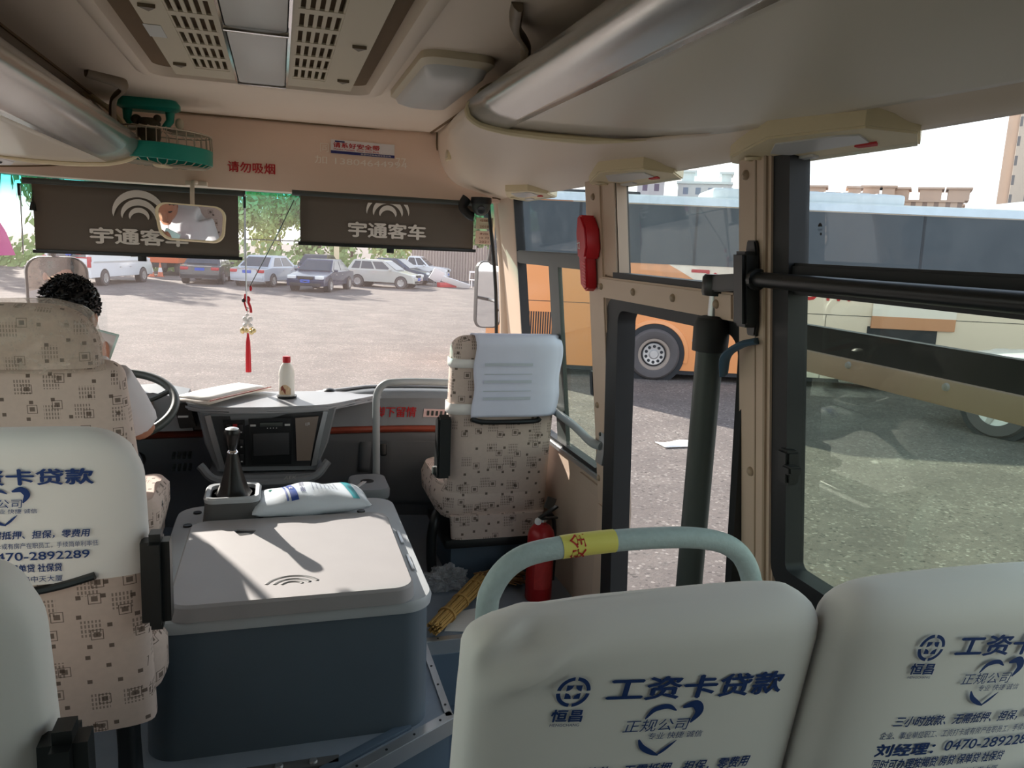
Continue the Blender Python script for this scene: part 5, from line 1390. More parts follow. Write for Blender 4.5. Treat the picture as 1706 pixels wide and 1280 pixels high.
AR2 = lambda zc, lim: [(0.098, 0.122, 0, 0.15, PI - 0.15, zc, lim), (0.066, 0.092, 0, 0.15, PI - 0.15, zc, lim), (0.036, 0.058, 0, 0.2, PI - 0.2, zc, lim)]
brd = blind('roller_blind', 'right roller blind with logo cut off at its top edge', 0.0451, 0.8535, 1.401, 1.6083, 1.6197, 1.4714, 0.068, 0.357, 0.4398, AR2(1.5294, 1.595))
# guide rods and pull cords
for t, x0, x1, zb_, zt in ((bl, -1.0628, -0.1927, 1.325, 1.60),):
    b = MB()
    for x in (x0, x1): b.tube([(x, 3.69, zt - 0.02), (x - 0.004, 3.69, zb_ - 0.02)], 0.003, 6)
    b.build('guide_rod', M['alu'], t)
    b = MB()
    for x in (x0 - 0.005, x1 + 0.0): b.cyl((x, 3.69, zt - 0.06), (x, 3.69, zt - 0.01), 0.006, n=8)
    b.build('rod_end', M['black'], t)
    b = MB(); b.tube([(x0 + 0.04, 3.70, 1.60), (x0 + 0.045, 3.69, 1.57), (x0 + 0.042, 3.685, 1.52)], 0.002, 6, 3); b.build('cord', M['black'], t)
    b = MB(); b.lathe((x0 + 0.042, 3.685, 1.483), [(0.001, 0), (0.013, 0), (0.006, 0.035), (0.001, 0.037)], n=12); b.build('cord_pull', M['black'], t)
b = MB(); b.tube([(-0.19, 3.70, 1.405), (0.045, 3.70, 1.405)], 0.003, 6); b.tube([(-0.19, 3.69, 1.60), (-0.19, 3.69, 1.12)], 0.0028, 6); b.build('guide_rod', M['alu'], brd)
MB().lathe((0.03, 3.70, 1.62), [(0.001, 0), (0.012, 0), (0.012, 0.04), (0.001, 0.04)], (1, 0, 0), 10).build('roller_bracket', M['teal'], brd)

# interior rear view mirror
rm = thing('rear_view_mirror', 'beige framed rear view mirror hanging in front of the left blind', 'mirror', (-0.405, 3.62, 1.46))
YM = 3.52
f = lambda a, c, d: (-0.397 + a - d * 0.08, YM + d - a * 0.08 - c * 0.34, 1.461 + c - a * 0.03 - d * 0.2)
pr = [(p[0] * (1 + 0.06 * p[1] / 0.075), p[1]) for p in rrect(0.262, 0.148, 0.045, 6)]
b = MB(); b.loft([[f(x * k, z * k, d) for x, z in pr] for k, d in ((0.93, -0.006), (1.0, -0.008), (1.03, 0.004), (0.98, 0.022), (0.5, 0.035))], cap0=False); b.build('frame', M['cream'], rm)
b = MB(); b.loft([[f(x * 0.94, z * 0.93, d) for x, z in pr] for d in (-0.005, 0.001)]); b.build('glass', M['mirror'], rm, smooth=0)
MB().tube([(-0.393, YM + 0.02, 1.53), (-0.395, YM + 0.05, 1.60), (-0.398, YM + 0.12, 1.634), (-0.40, YM + 0.30, 1.645)], 0.009, 10, 4).build('stem', M['ceiling'], rm)
MB().obox((-0.40, YM + 0.31, 1.640), (0.09, 0.06, 0.02), (0, 0, 0), 0.004).build('mount', M['ceiling'], rm)

# camera dome at the top right corner of the windscreen
cc = thing('security_camera', 'black ball security camera under the header beside the right blind', 'camera', (0.86, 3.60, 1.60))
MB().lathe((0.865, 3.60, 1.645), [(0.001, 0), (0.048, 0), (0.05, -0.02), (0.046, -0.03)], n=24).build('housing', M['black'], cc)
MB().ball((0.865, 3.60, 1.605), 0.044, n=20).build('ball', M['greyblk'], cc)
MB().lathe((0.858, 3.565, 1.59), [(0.001, 0), (0.018, 0), (0.018, 0.012), (0.012, 0.012), (0.001, 0.008)], (-0.2, -0.9, -0.35), 18).build('lens', M['black'], cc)
MB().tube([(0.80, 3.62, 1.64), (0.78, 3.61, 1.60), (0.805, 3.60, 1.565), (0.83, 3.60, 1.555)], 0.012, 10, 5, flat=2.2).build('bracket', M['black'], cc)

# hanging charm
hc_ = thing('hanging_charm', 'bead charm with red knot and red tassel hanging before the windscreen', 'charm', (-0.19, 3.78, 1.10))
YC = 3.70
b = MB(); b.tube([(-0.196, YC + 0.02, 1.60), (-0.192, YC, 1.16)], 0.0022, 6); b.tube([(0.02, YC + 0.03, 1.59), (-0.06, YC + 0.01, 1.42), (-0.178, YC, 1.19)], 0.0022, 6); b.build('cord', M['greyblk'], hc_)
b = MB(); b.ball((-0.186, YC, 1.135), (0.013, 0.010, 0.016), n=10); b.ball((-0.172, YC, 1.185), (0.006, 0.006, 0.013), n=8); b.tube([(-0.19, YC, 1.14), (-0.175, YC, 1.10), (-0.172, YC, 1.075)], 0.006, 8, 3); b.tube([(-0.196, YC, 1.16), (-0.20, YC, 1.12), (-0.188, YC, 1.08)], 0.004, 8, 3); b.build('red_knot', M['red'], hc_)
MB().ball((-0.204, YC, 1.13), (0.008, 0.008, 0.010), n=10).build('bell', M['black'], hc_)
for (dx, dz, r) in ((0, 1.095, .006), (0, 1.08, .006), (-.002, 1.063, .009), (-.012, 1.045, .012), (.012, 1.045, .012), (0, 1.03, .014), (-.012, 1.015, .011), (.012, 1.015, .011)):
    MB().ball((-0.187 + dx, YC, dz), r, n=10).build('clear_bead', M['crystal'], hc_)
for k in range(7):
    a = 2 * PI * k / 7
    MB().ball((-0.187 + 0.026 * math.cos(a), YC + 0.02 * math.sin(a), 0.992 + 0.006 * math.sin(a * 2)), 0.011, n=10).build('gold_bead', M['gold'], hc_)
b = MB(); b.lathe((-0.187, YC, 0.80), [(0.013, 0), (0.012, 0.08), (0.010, 0.14), (0.006, 0.165), (0.004, 0.18), (0.001, 0.182)], n=14); b.build('tassel', M['red'], hc_)

# inspection stickers inside the windscreen
for i, (z0, z1, lb, txt) in enumerate(((1.430, 1.495, 'small pale orange square sticker low in the upper right corner of the windscreen', ('检', '10 月', '2021')), (1.505, 1.560, 'small faded round topped sticker above the square one on the windscreen', ('强', '2018')))):
    t = thing('inspection_sticker', lb, 'sticker', (0.95, 3.66, z0), 'inspection stickers on the windscreen')
    P = lambda a, c: (0.935 + a, wsy(0.935 + a, c) - 0.006, c)
    b = MB(); b.grid(lambda u, v: P(-0.036 + 0.072 * u, lerp(z0, z1, v)), 6, 3); b.build('film', mat('sticker_film', (238, 206, 182) if i == 0 else (204, 190, 160), 0.6), t, smooth=0, solid=0.0006)
    b = MB()
    for j, s in enumerate(txt): b.text(s, 0.011, lambda a, c: (lambda q: (q[0], q[1] - 0.002, q[2]))(P(a, lerp(z1 - 0.014, z0 + 0.012, j / (len(txt) - 1)) + c)), width=0.04)
    b.build('print', M['wood'], t, smooth=0)

# exterior mirrors
def ext_mirror(name, label, cx, cy, z0, z1, w, cats, rot):
    t = thing('wing_mirror', label, 'mirror', (cx, cy, (z0 + z1) / 2), 'exterior wing mirrors')
    f = lambda a, c, d: (cx + a * math.cos(rot) - d * math.sin(rot), cy + a * math.sin(rot) + d * math.cos(rot), (z0 + z1) / 2 + c)
    pr = rrect(w, z1 - z0, min(w, z1 - z0) * 0.28, 6)
    b = MB(); b.loft([[f(x * k, z * kz, d) for x, z in pr] for k, kz, d in ((0.92, 0.97, -0.004), (1.0, 1.0, -0.006), (1.03, 1.01, 0.02), (0.9, 0.95, 0.06), (0.5, 0.6, 0.08))], cap0=False); b.build('housing', M['black'], t)
    b = MB(); b.loft([[f(x * 0.93, z * 0.97, d) for x, z in pr] for d in (-0.003, 0.004)]); b.build('glass', M['mirror'], t, smooth=0)
    return t, f
t, f = ext_mirror('wing_mirror', 'tall exterior wing mirror outside the right end of the windscreen', 1.135, 4.40, 0.945, 1.335, 0.155, 0, 0.12)
b = MB(); b.tube([f(0.02, 0.18, 0.06), (1.16, 4.47, 1.45), (1.10, 4.40, 1.60), (0.99, 4.05, 1.72)], 0.016, 10, 5); b.build('arm', M['black'], t)
b = MB(); b.lathe((1.185, 4.36, 1.365), [(0.001, -0.003), (0.05, -0.003), (0.056, 0.01), (0.04, 0.03), (0.001, 0.04)], (-0.2, 1, 0), 24); b.build('round_mirror', M['greyblk'], t)
b = MB(); b.tube([f(0.02, -0.03, 0.05), (1.10, 4.1, 1.12), (1.02, 3.80, 1.10)], 0.010, 8, 4); b.build('stay', M['black'], t)
t, f = ext_mirror('wing_mirror', 'exterior wing mirror outside the left end of the windscreen', -1.07, 4.2, 1.00, 1.28, 0.26, 0, 0.25)
b = MB(); b.tube([f(-0.02, 0.12, 0.06), (-1.09, 4.28, 1.42), (-1.06, 4.2, 1.60), (-0.97, 3.95, 1.72)], 0.016, 10, 5); b.build('arm', M['black'], t)

# teal fan under the header
fn = thing('ceiling_fan', 'teal oscillating fan with wire cage hanging at the front of the ceiling', 'fan', (-0.53, 3.55, 1.95))
b = MB(); b.loft([[(-0.555 + p[0], 3.60 + p[1], z) for p in rrect(0.24 * k, 0.11 * k, 0.04, 5)] for k, z in ((0.9, 1.95), (1.0, 1.935), (1.0, 1.918), (0.8, 1.905))]); b.build('mount', M['teal'], fn)
for x in (-0.635, -0.475):
    b = MB(); b.tube([(x, 3.60, 1.915), (x, 3.59, 1.87), (x + (0.02 if x < -0.55 else -0.02), 3.58, 1.84)], [0.02, 0.016, 0.014], 10, 0); b.build('arm', M['teal'], fn)
b = MB(); b.lathe((-0.555, 3.58, 1.80), [(0.02, -0.06), (0.035, -0.04), (0.045, 0.0), (0.045, 0.06), (0.03, 0.075), (0.001, 0.078)], n=20); b.ball((-0.60, 3.58, 1.865), 0.022, n=10); b.ball((-0.52, 3.57, 1.875), 0.016, n=10); b.build('motor', M['motor'], fn)
MB().ball((-0.44, 3.60, 1.865), (0.018, 0.018, 0.022), n=12).build('switch_knob', M['vent'], fn)
fc = Vector((-0.50, 3.56, 0)); FR = 0.185
def tl(a, r, z): return (fc.x + r * math.cos(a), fc.y + r * math.sin(a), z + 0.02 * math.cos(a) * -0.3)
b = MB(); n = 40
b.loft([[tl(2 * PI * i / n, r, z) for r, z in ((FR, 1.702), (FR + 0.004, 1.704), (FR + 0.006, 1.762), (FR + 0.001, 1.765), (FR - 0.004, 1.76), (FR - 0.004, 1.706))] for i in range(n)], loop=True); b.build('band', M['teal'], fn)
b = MB()
for i in range(32):
    a = 2 * PI * i / 32
    b.tube([tl(a, 0.04, 1.828), tl(a, FR * 0.9, 1.826), tl(a, FR + 0.002, 1.815), tl(a, FR + 0.004, 1.765)], 0.0022, 5, 0)
b.loft([[tl(2 * PI * i / n, FR + 0.001 + 0.003 * math.cos(2 * PI * j / 6), 1.82 + 0.003 * math.sin(2 * PI * j / 6)) for j in range(6)] for i in range(n)], loop=True)
for i in range(32):
    a = 2 * PI * i / 32; b.tube([tl(a, 0.04, 1.690), tl(a, FR * 0.9, 1.692), tl(a, FR + 0.002, 1.703)], 0.0022, 5, 0)
b.build('cage', M['wire'], fn)
b = MB(); b.lathe((fc.x, fc.y, 1.685), [(0.001, -0.006), (0.03, -0.004), (0.042, 0.004), (0.042, 0.008)], n=20); b.build('badge', M['cream'], fn)
for k in range(3):
    b = MB(); a = 2 * PI * k / 3
    b.grid(lambda u, v: tl(a + (v - 0.5) * 1.3, 0.025 + 0.135 * u, 1.745 + 0.04 * (v - 0.5)), 6, 6); b.build('blade', M['teal'], fn, solid=0.002)

# red emergency hammer on the pillar
hm = thing('emergency_hammer', 'red emergency hammer holder fixed to the pillar ahead of the door', 'hammer', (1.0, 2.46, 1.42))
f = lambda a, c, d: (wx(1.42 + c) - 0.025 - d, 2.462 - a * 0.95, 1.42 + c)
b = MB(); b.prism([(-0.015, 0.115), (0.012, 0.118), (0.05, 0.075), (0.055, 0.01), (0.035, -0.025), (-0.03, -0.025), (-0.035, 0.06)], f, 0.0, 0.055, 0.006); b.build('holder', M['red'], hm)
b = MB(); b.prism([(-0.045, -0.02), (0.022, -0.02), (0.02, -0.125), (-0.005, -0.135), (-0.04, -0.115)], f, 0.005, 0.045, 0.006); h2 = b.build('hammer_grip', M['red'], hm)
b = MB()
for i in range(8): b.prism([(-0.012, -0.035 - i * 0.011), (0.012, -0.038 - i * 0.011), (0.012, -0.041 - i * 0.011), (-0.012, -0.038 - i * 0.011)], f, 0.045, 0.047)
b.build('grip_rib', mat('pink_rib', (220, 120, 120), 0.5), h2, smooth=0)
b = MB(); b.text('大力', 0.03, lambda a, c: f(a * 0.4 - 0.01, 0.02 + c, 0.0565), bold=0.02); b.build('white_lettering', M['white'], hm, smooth=0)

# door mechanism: pivot pole, bracket, strap
dp = thing('door_pivot_pole', 'thick dark grey door pivot pole with bracket on the rear door pillar', 'door pole', (1.0, 1.68, -0.3))
MB().tube([(0.985, 1.69, 1.225), (0.985, 1.688, 0.8), (0.985, 1.684, -0.30)], 0.034, 18).build('pole', M['greyblk'], dp)
MB().lathe((0.985, 1.69, 1.185), [(0.036, 0), (0.044, 0.002), (0.045, 0.07), (0.038, 0.085), (0.024, 0.09), (0.001, 0.09)], n=20).build('collar', M['rubber'], dp)
MB().cyl((0.985, 1.69, 1.27), (0.985, 1.69, 1.33), 0.013).build('shaft', M['alu'], dp)
b = MB(); b.lathe((0.985, 1.69, 1.325), [(0.001, 0), (0.030, 0), (0.033, 0.01), (0.033, 0.045), (0.028, 0.052), (0.001, 0.053)], n=18); b.prism([(1.705, 1.333), (1.55, 1.345), (1.55, 1.385), (1.70, 1.375)], lambda y, z, d: (lerp(0.985, wx(1.36) - 0.04, (1.69 - y) / 0.13) + d, y, z), -0.022, 0.02, 0.004); b.build('arm', M['black'], dp)
b = MB(); b.prism([(1.505, 1.265), (1.555, 1.265), (1.555, 1.435), (1.505, 1.435)], lambda y, z, d: (wx(z) - 0.025 + d, y, z), -0.045, 0.0, 0.008); b.prism([(1.515, 1.245), (1.545, 1.245), (1.55, 1.27), (1.55, 1.44), (1.545, 1.46), (1.515, 1.46), (1.51, 1.44), (1.51, 1.27)], lambda y, z, d: (wx(z) - 0.025 + d, y, z), -0.012, 0.0, 0.003); b.build('wall_plate', M['black'], dp)
rs = thing('rubber_strap', 'dark blue rubber strap curling off the rear door pillar', 'strap', (1.0, 1.55, 1.18))
MB().tube([(wx(1.235) - 0.03, 1.512, 1.235), (wx(1.22) - 0.05, 1.545, 1.222), (wx(1.2) - 0.065, 1.585, 1.19), (wx(1.15) - 0.06, 1.605, 1.14)], [0.020, 0.021, 0.02, 0.014], 10, 5, flat=0.4).build('strap', mat('blue_rubber', (70, 96, 116), 0.5), rs)

# the opened door outside
do = thing('bus_door', 'opened passenger door folded back outside the large window, with beige bolted crossbar', 'door', (1.42, 1.3, -0.6))
F = lambda y, z, d: (1.40 + d, y, z)
b = MB(); o_ = [(1.50 + 0, 0), ]
def dring(y0, y1, z0, z1, r, d): return [F((y0 + y1) / 2 + p[0], (z0 + z1) / 2 + p[1], d) for p in rrect(y1 - y0, z1 - z0, r, 5)]
b.loft([dring(0.95, 1.98, -0.62, 1.24, 0.05, 0.0), dring(0.95, 1.98, -0.62, 1.24, 0.05, 0.03), dring(1.02, 1.92, -0.56, 1.16, 0.04, 0.03), dring(1.02, 1.92, -0.56, 1.16, 0.04, 0.0)], loop=True); b.build('frame', M['rubber'], do)
b = MB(); b.box(1.385, 1.43, 0.96, 1.97, 1.110, 1.170, 0.006); p = b.build('crossbar', M['wall'], do)
for y in (1.11, 1.345, 1.66, 1.88): MB().lathe((1.385, y, 1.155), [(0.001, 0), (0.010, 0), (0.008, 0.006), (0.001, 0.008)], (-1, 0, 0), 12).build('bolt', M['legend'], p)
b = MB(); b.box(1.41, 1.416, 1.0, 1.94, -0.58, 1.12); b.build('pane', M['glass_door'], do, smooth=0)
# ------------------------------------------------------------------ seats
class Back:
    """shape of a seat back: superellipse sections stacked along a leaning axis"""
    def __init__(s, xc, ytop, z0, z1, w, th=0.055, lean=0.18, r=0.10, taper=0.0, n=3.6, bulge=0.012, bot=0.03):
        s.__dict__.update(locals())
    def half(s, z):
        w = s.w + s.taper * (s.z1 - z) / (s.z1 - s.z0)
        d = z - (s.z1 - s.r)
        if d > 0: w -= s.r - math.sqrt(max(0.0, s.r ** 2 - d * d))
        return max(w, 0.02)
    def thick(s, z):
        d = z - (s.z1 - 0.05)
        return s.th * (math.sqrt(max(0.02, 1 - (d / 0.0502) ** 2)) if d > 0 else 1)
    def yc(s, z): return s.ytop + s.th + (s.z1 - z) * s.lean
    def rear(s, x, z, off=0.0):
        u = min(0.999, abs(x - s.xc) / (s.half(z) + off))
        return s.yc(z) - (s.thick(z) + off) * (1 - u ** s.n) ** (1 / s.n)
    def ring(s, z, off=0.0, m=36):
        w, t = s.half(z) + off, s.thick(z) + off
        out = []
        for k in range(m):
            a = 2 * PI * k / m; ca, sa = math.cos(a), math.sin(a)
            out.append((s.xc + w * math.copysign(abs(ca) ** (2 / s.n), ca), s.yc(z) + t * math.copysign(abs(sa) ** (2 / s.n), sa), z))
        return out
    def zs(s, a, b, m=18): return [a + (b - a) * i / m for i in range(m)] + [b]
    def mesh(s, a=None, b=None, off=0.0, cap0=True, fold=None):
        a = s.z0 if a is None else a; b = s.z1 if b is None else b
        zz = s.zs(a, b - 0.09 if b > s.z1 - 0.01 else b, 16)
        if b > s.z1 - 0.01: zz += [s.z1 - 0.09 + 0.09 * math.sin(PI / 2 * i / 9) for i in range(1, 10)]
        rings = [s.ring(z, off) for z in zz]
        rings = [[(p[0], p[1], p[2] + (off if z > s.z1 - 0.05 else 0)) for p in r] for r, z in zip(rings, zz)]
        if fold: rings = [[tuple(Vector(p) + Vector(fold(p))) for p in r] for r in rings]
        return MB().loft(rings, cap0=cap0)

def print_cover(bk, parent, x0, z0, k=1.0, rot=-0.09, off=0.007):
    """the printed advertisement of the seat covers, hung from emblem position x0, z0"""
    ca, sa = math.cos(rot), math.sin(rot)
    def P(a, c):
        x = x0 + (a * ca - c * sa) * k; z = z0 + (a * sa + c * ca) * k
        return (x, bk.rear(x, z, off) - 0.0019, z)
    b = MB()
    def arc(cx, cz, r0, r1, a0, a1, sx=1.0, n=12):
        b.loft([[P(cx + rr * math.cos(a) * sx, cz + rr * math.sin(a)) for rr in (r0, r1)] for a in [a0 + (a1 - a0) * i / n for i in range(n + 1)]], closed=False)
    for q in range(4): arc(0, 0, 0.0165, 0.0215, q * PI / 2 + 0.10, (q + 1) * PI / 2 - 0.10)
    for sx in (-1, 1):
        for sz in (-1, 1):
            b.face([P(sx * 0.0025, sz * 0.0055), P(sx * 0.0055, sz * 0.0025), P(sx * 0.0098, sz * 0.0012), P(sx * 0.0098, sz * 0.0098), P(sx * 0.0012, sz * 0.0098)])
    b.text('恒昌', 0.018, lambda a, c: P(a, -0.0345 + c), bold=0.03, width=0.040)
    b.text('HENGCHANG', 0.004, lambda a, c: P(a, -0.0485 + c), width=0.038)
    b.text('工资卡贷款', 0.034, lambda a, c: P(0.175 + a, 0.003 + c), bold=0.032, width=0.258)
    # heart swoosh
    def sw(pts, w):
        c = catmull([(p[0], 0, p[1]) for p in pts], 6); n = len(c) - 1; L, R = [], []
        for i, p in enumerate(c):
            t = (c[min(i + 1, n)] - c[max(i - 1, 0)]).normalized(); ww = w * math.sin(PI * (0.06 + 0.9 * i / n)) ** 0.8
            L.append(P(p.x - t.z * ww, p.z + t.x * ww)); R.append(P(p.x + t.z * ww, p.z - t.x * ww))
        b.loft([L, R], closed=False)
    sw([(0.108, -0.044), (0.118, -0.030), (0.136, -0.026), (0.150, -0.033)], 0.004)
    sw([(0.158, -0.028), (0.175, -0.024), (0.184, -0.036), (0.176, -0.053)], 0.0065)
    sw([(0.108, -0.076), (0.116, -0.088), (0.130, -0.097), (0.143, -0.103)], 0.004)
    sw([(0.140, -0.103), (0.150, -0.094), (0.164, -0.080)], 0.0025)
    b.text('正规公司', 0.019, lambda a, c: P(0.128 + a, -0.0545 + c), width=0.092, shear=0.1)
    b.text('专业 快捷 诚信', 0.0105, lambda a, c: P(0.160 + a, -0.0715 + c), width=0.080, shear=0.1)
    b.text('三小时放款、无需抵押、担保，零费用', 0.0185, lambda a, c: P(0.142 + a, -0.125 + c), bold=0.02, width=0.30, shear=0.15)
    b.text('企业、事业单位职工、工资打卡或有房产在职员工，手续简单利率低', 0.0135, lambda a, c: P(0.142 + a, -0.150 + c), width=0.33)
    b.text('刘经理：', 0.022, lambda a, c: P(-0.020 + a, -0.176 + c), align='l', bold=0.035, width=0.105)
    b.text('0470-2892289', 0.0185, lambda a, c: P(0.105 + a, -0.174 + c), align='l', width=0.185, bold=0.01)
    b.text('同时可办理按揭贷 房贷 保单贷 社保贷', 0.019, lambda a, c: P(0.110 + a, -0.202 + c), bold=0.02, width=0.255)
    b.text('地址：海拉尔区胜利大街海路中天大厦', 0.0145, lambda a, c: P(0.110 + a, -0.228 + c), width=0.255)
    b.build('printed_lettering', M['print'], parent, smooth=0)

def passenger_seat(label, bk, zc, emb, fold=None, arm=True, armz=(0.53, 0.75), cd=0.36, cw=1.80, group='passenger seats in white printed covers'):
    t = thing('passenger_seat', label, 'seat', (bk.xc, bk.ytop + 0.2, 0.0), group)
    bk.mesh(b=zc + 0.04).build('backrest', M['fabric'], t, uv=True)
    cv = bk.mesh(a=zc, off=0.007, cap0=False, fold=fold).build('cover', M['cover'], t, smooth=80)
    print_cover(bk, cv, *emb)
    yb = bk.yc(0.42)
    b = MB(); b.loft([[(bk.xc + p[0] * k, yb + cd / 2 + p[1] * k, z) for p in rrect(bk.w * cw, cd, 0.07, 6)] for k, z in ((0.96, 0.32), (1.0, 0.345), (1.0, 0.42), (0.93, 0.45), (0.6, 0.456))]); b.build('cushion', M['fabric'], t, uv=True)
    MB().box(bk.xc - bk.w + 0.02, bk.xc + bk.w - 0.02, yb - 0.02, yb + cd - 0.02, 0.28, 0.325, 0.01).build('seat_frame', M['black'], t)
    for sx in (-1, 1):
        b = MB(); b.loft([[(bk.xc + sx * bk.w * 0.7 + p[0], yb + cd * 0.45 + p[1] * k, z) for p in rrect(0.04, min(0.30, cd * 0.8), 0.015, 3)] for k, z in ((1.1, 0.0), (0.7, 0.15), (0.9, 0.285))]); b.build('leg', M['black'], t)
    # black pocket lip under the cover
    b = MB(); ww = bk.w * 0.62
    pts = [(bk.xc - ww + 2 * ww * i / 10, zc + 0.012 - 0.028 * math.sin(PI * i / 10)) for i in range(11)]
    b.tube([(x, bk.rear(x, z) - 0.008, z) for x, z in pts], 0.014, 8, 2, flat=0.6); b.build('pocket_lip', M['black'], t)
    if arm:
        x = bk.xc + bk.w + 0.028
        b = MB(); ym = bk.ytop + 0.04
        b.prism([(ym - 0.035, armz[0]), (ym + 0.05, armz[0]), (ym + 0.045, armz[1]), (ym - 0.025, armz[1])], lambda y, z, d: (x + d, y, z), -0.030, 0.030, 0.018); b.build('armrest', M['black'], t)
    return t
def fold1(p):
    dx, dz = p[0] - 0.215, p[2] - 0.965
    s = math.exp(-(dx * dx + dz * dz) / 0.0022)
    return (0.010 * s * math.sin(60 * dz + 40 * dx), 0.018 * s * math.sin(80 * dz - 60 * dx), -0.008 * s)
def fold0(p): return (0, 0.003 * math.sin(9 * p[0] + 7 * p[2]), 0)
R1 = Back(0.392, 0.745, 0.32, 0.994, 0.232, r=0.06, lean=0.17)
passenger_seat('nearest seat right of the aisle in white printed cover, behind the textured grab rail', R1, 0.62, (0.272, 0.918, 0.97, -0.11), fold1, arm=False)
R2 = Back(0.848, 0.700, 0.32, 1.006, 0.215, r=0.06, lean=0.17)
passenger_seat('window seat in white printed cover beside the large right window', R2, 0.62, (0.737, 0.945, 0.92, -0.10), fold0, arm=False)
L1 = Back(-0.592, 1.72, 0.26, 0.998, 0.248, r=0.115, lean=0.14)
passenger_seat('left seat in white printed cover directly behind the driver seat', L1, 0.665, (-0.735, 0.918, 1.02, -0.03), fold0, True, (0.545, 0.765), 0.17, 2.16)
L2 = Back(-0.60, 1.00, 0.26, 1.01, 0.245, r=0.11, lean=0.14)
passenger_seat('left seat nearest the bottom left corner, only the edge of its cover showing', L2, 0.60, (-0.735, 0.918, 1.0, -0.03), fold0, True, (0.50, 0.77))
# seat side cushions of the left seat seen past its armrest come from the cushion itself
# ------------------------------------------------------------------ front passenger seat
G = Back(0.825, 2.90, 0.30, 1.07, 0.222, r=0.06, lean=0.10, th=0.06, n=4.5)
t = thing('front_passenger_seat', 'front passenger seat in patterned fabric with plain white headrest cover, by the door', 'seat', (0.825, 3.1, 0.0))
G.mesh().build('backrest', M['fabric'], t, uv=True)
b = MB()
def gp(u, v):
    # v runs from the front, over the top, down the back
    x = G.xc + lerp(-0.63, 1.03, u) * G.w
    if v < 0.22:
        a = v / 0.22; z = lerp(0.97, 1.066, math.sin(a * PI / 2)); return (x, G.yc(z) + (G.thick(min(z, 1.05)) + 0.008) * math.cos(a * PI / 2) ** 0.5, z + 0.010 * a)
    a = (v - 0.22) / 0.78; z = lerp(1.066, 0.742, a)
    zz = min(z, 1.058)
    return (x + 0.004 * math.sin(12 * a + 5 * u), G.rear(min(max(x, G.xc - G.w * 0.96), G.xc + G.w * 0.96), zz, 0.008) - 0.004 - 0.004 * math.sin(7 * u + 3 * a) * a - 0.02 * max(0, u - 0.92) * -6 * a, z + 0.010 * (1 - a))
b.grid(gp, 30, 40); cv = b.build('headrest_cover', M['cover2'], t, smooth=80, solid=0.002)
for z0, h in ((0.945, 0.035), (0.752, 0.045)):
    b = MB(); b.loft([G.ring(z, 0.006) for z in (z0, z0 + h * 0.5, z0 + h)], cap0=False, cap1=False); b.build('cover_strap', M['cover'], t, solid=0.001)
b = MB()
for j, (z, s, w) in enumerate(((0.955, '中国人寿', 0.20), (0.905, '公司电话', 0.26), (0.85, '95519', 0.18))):
    pass
b = MB()
for j in range(5): 
    z = 0.955 - j * 0.035
    b.grid(lambda u, v: (lambda x, zz: (x, G.rear(x, zz, 0.012) - 0.006, zz))(G.xc - 0.10 + 0.2 * u, z + (0.004 if j % 2 else 0.012) * v), 10, 1)
b.build('faint_print', M['fadeprint'], cv, smooth=0)
MB().tube([(G.xc - 0.14, G.rear(G.xc - 0.14, 0.735) - 0.012, 0.735), (G.xc - 0.08, G.rear(G.xc, 0.72) - 0.014, 0.722), (G.xc + 0.12, G.rear(G.xc, 0.72) - 0.014, 0.722), (G.xc + 0.15, G.rear(G.xc, 0.735) - 0.012, 0.735)], 0.015, 8, 4, flat=0.7).build('pocket_lip', M['black'], t)
b = MB(); b.loft([[(0.80 + p[0] * k, 3.20 + p[1] * k, z) for p in rrect(0.46, 0.46, 0.09, 6)] for k, z in ((0.93, 0.30), (1.0, 0.33), (1.02, 0.40), (0.95, 0.445), (0.7, 0.455))]); b.build('cushion', M['fabric'], t, uv=True)
b = MB()
for z, w, d in ((0.215, 0.20, 0.0), (0.30, 0.205, -0.005), (0.325, 0.212, -0.012)): pass
b.loft([[(G.xc + p[0] * w, 2.975 + p[1] * 0.05 + dy, z) for p in rrect(2, 0.9, 0.3, 4)] for z, w, dy in ((0.21, 0.195, 0.0), (0.29, 0.20, 0.0), (0.315, 0.205, 0.0))]); b.build('valance', M['fabric'], t, uv=True)
b = MB(); b.prism([(2.90, 0.50), (2.98, 0.48), (2.97, 0.73), (2.93, 0.755), (2.91, 0.74)], lambda y, z, d: (0.575 + d, y, z), -0.027, 0.027, 0.008); b.build('armrest', M['black'], t)
MB().lathe((0.55, 2.95, 0.52), [(0.001, 0), (0.02, 0), (0.016, 0.012), (0.001, 0.014)], (-1, 0, 0), 14).build('armrest_pivot', M['greyblk'], t)
MB().box(0.60, 1.04, 2.95, 3.36, 0.175, 0.215, 0.01).build('seat_frame', M['black'], t)
MB().box(0.64, 1.0, 3.02, 3.32, 0.0, 0.18, 0.01).build('pedestal', M['stepblue'], t)
b = MB(); b.tube([(0.585, 3.06, 0.30), (0.565, 3.02, 0.27), (0.556, 3.02, 0.20), (0.56, 3.03, 0.10), (0.575, 3.05, 0.0)], 0.022, 10, 5); b.build('leg', M['black'], t)
b = MB(); b.obox((1.045, 2.93, 0.36), (0.05, 0.006, 0.05), (0, 0.4, 0.3), 0.001); b.build('tag', M['gearbox'], t)

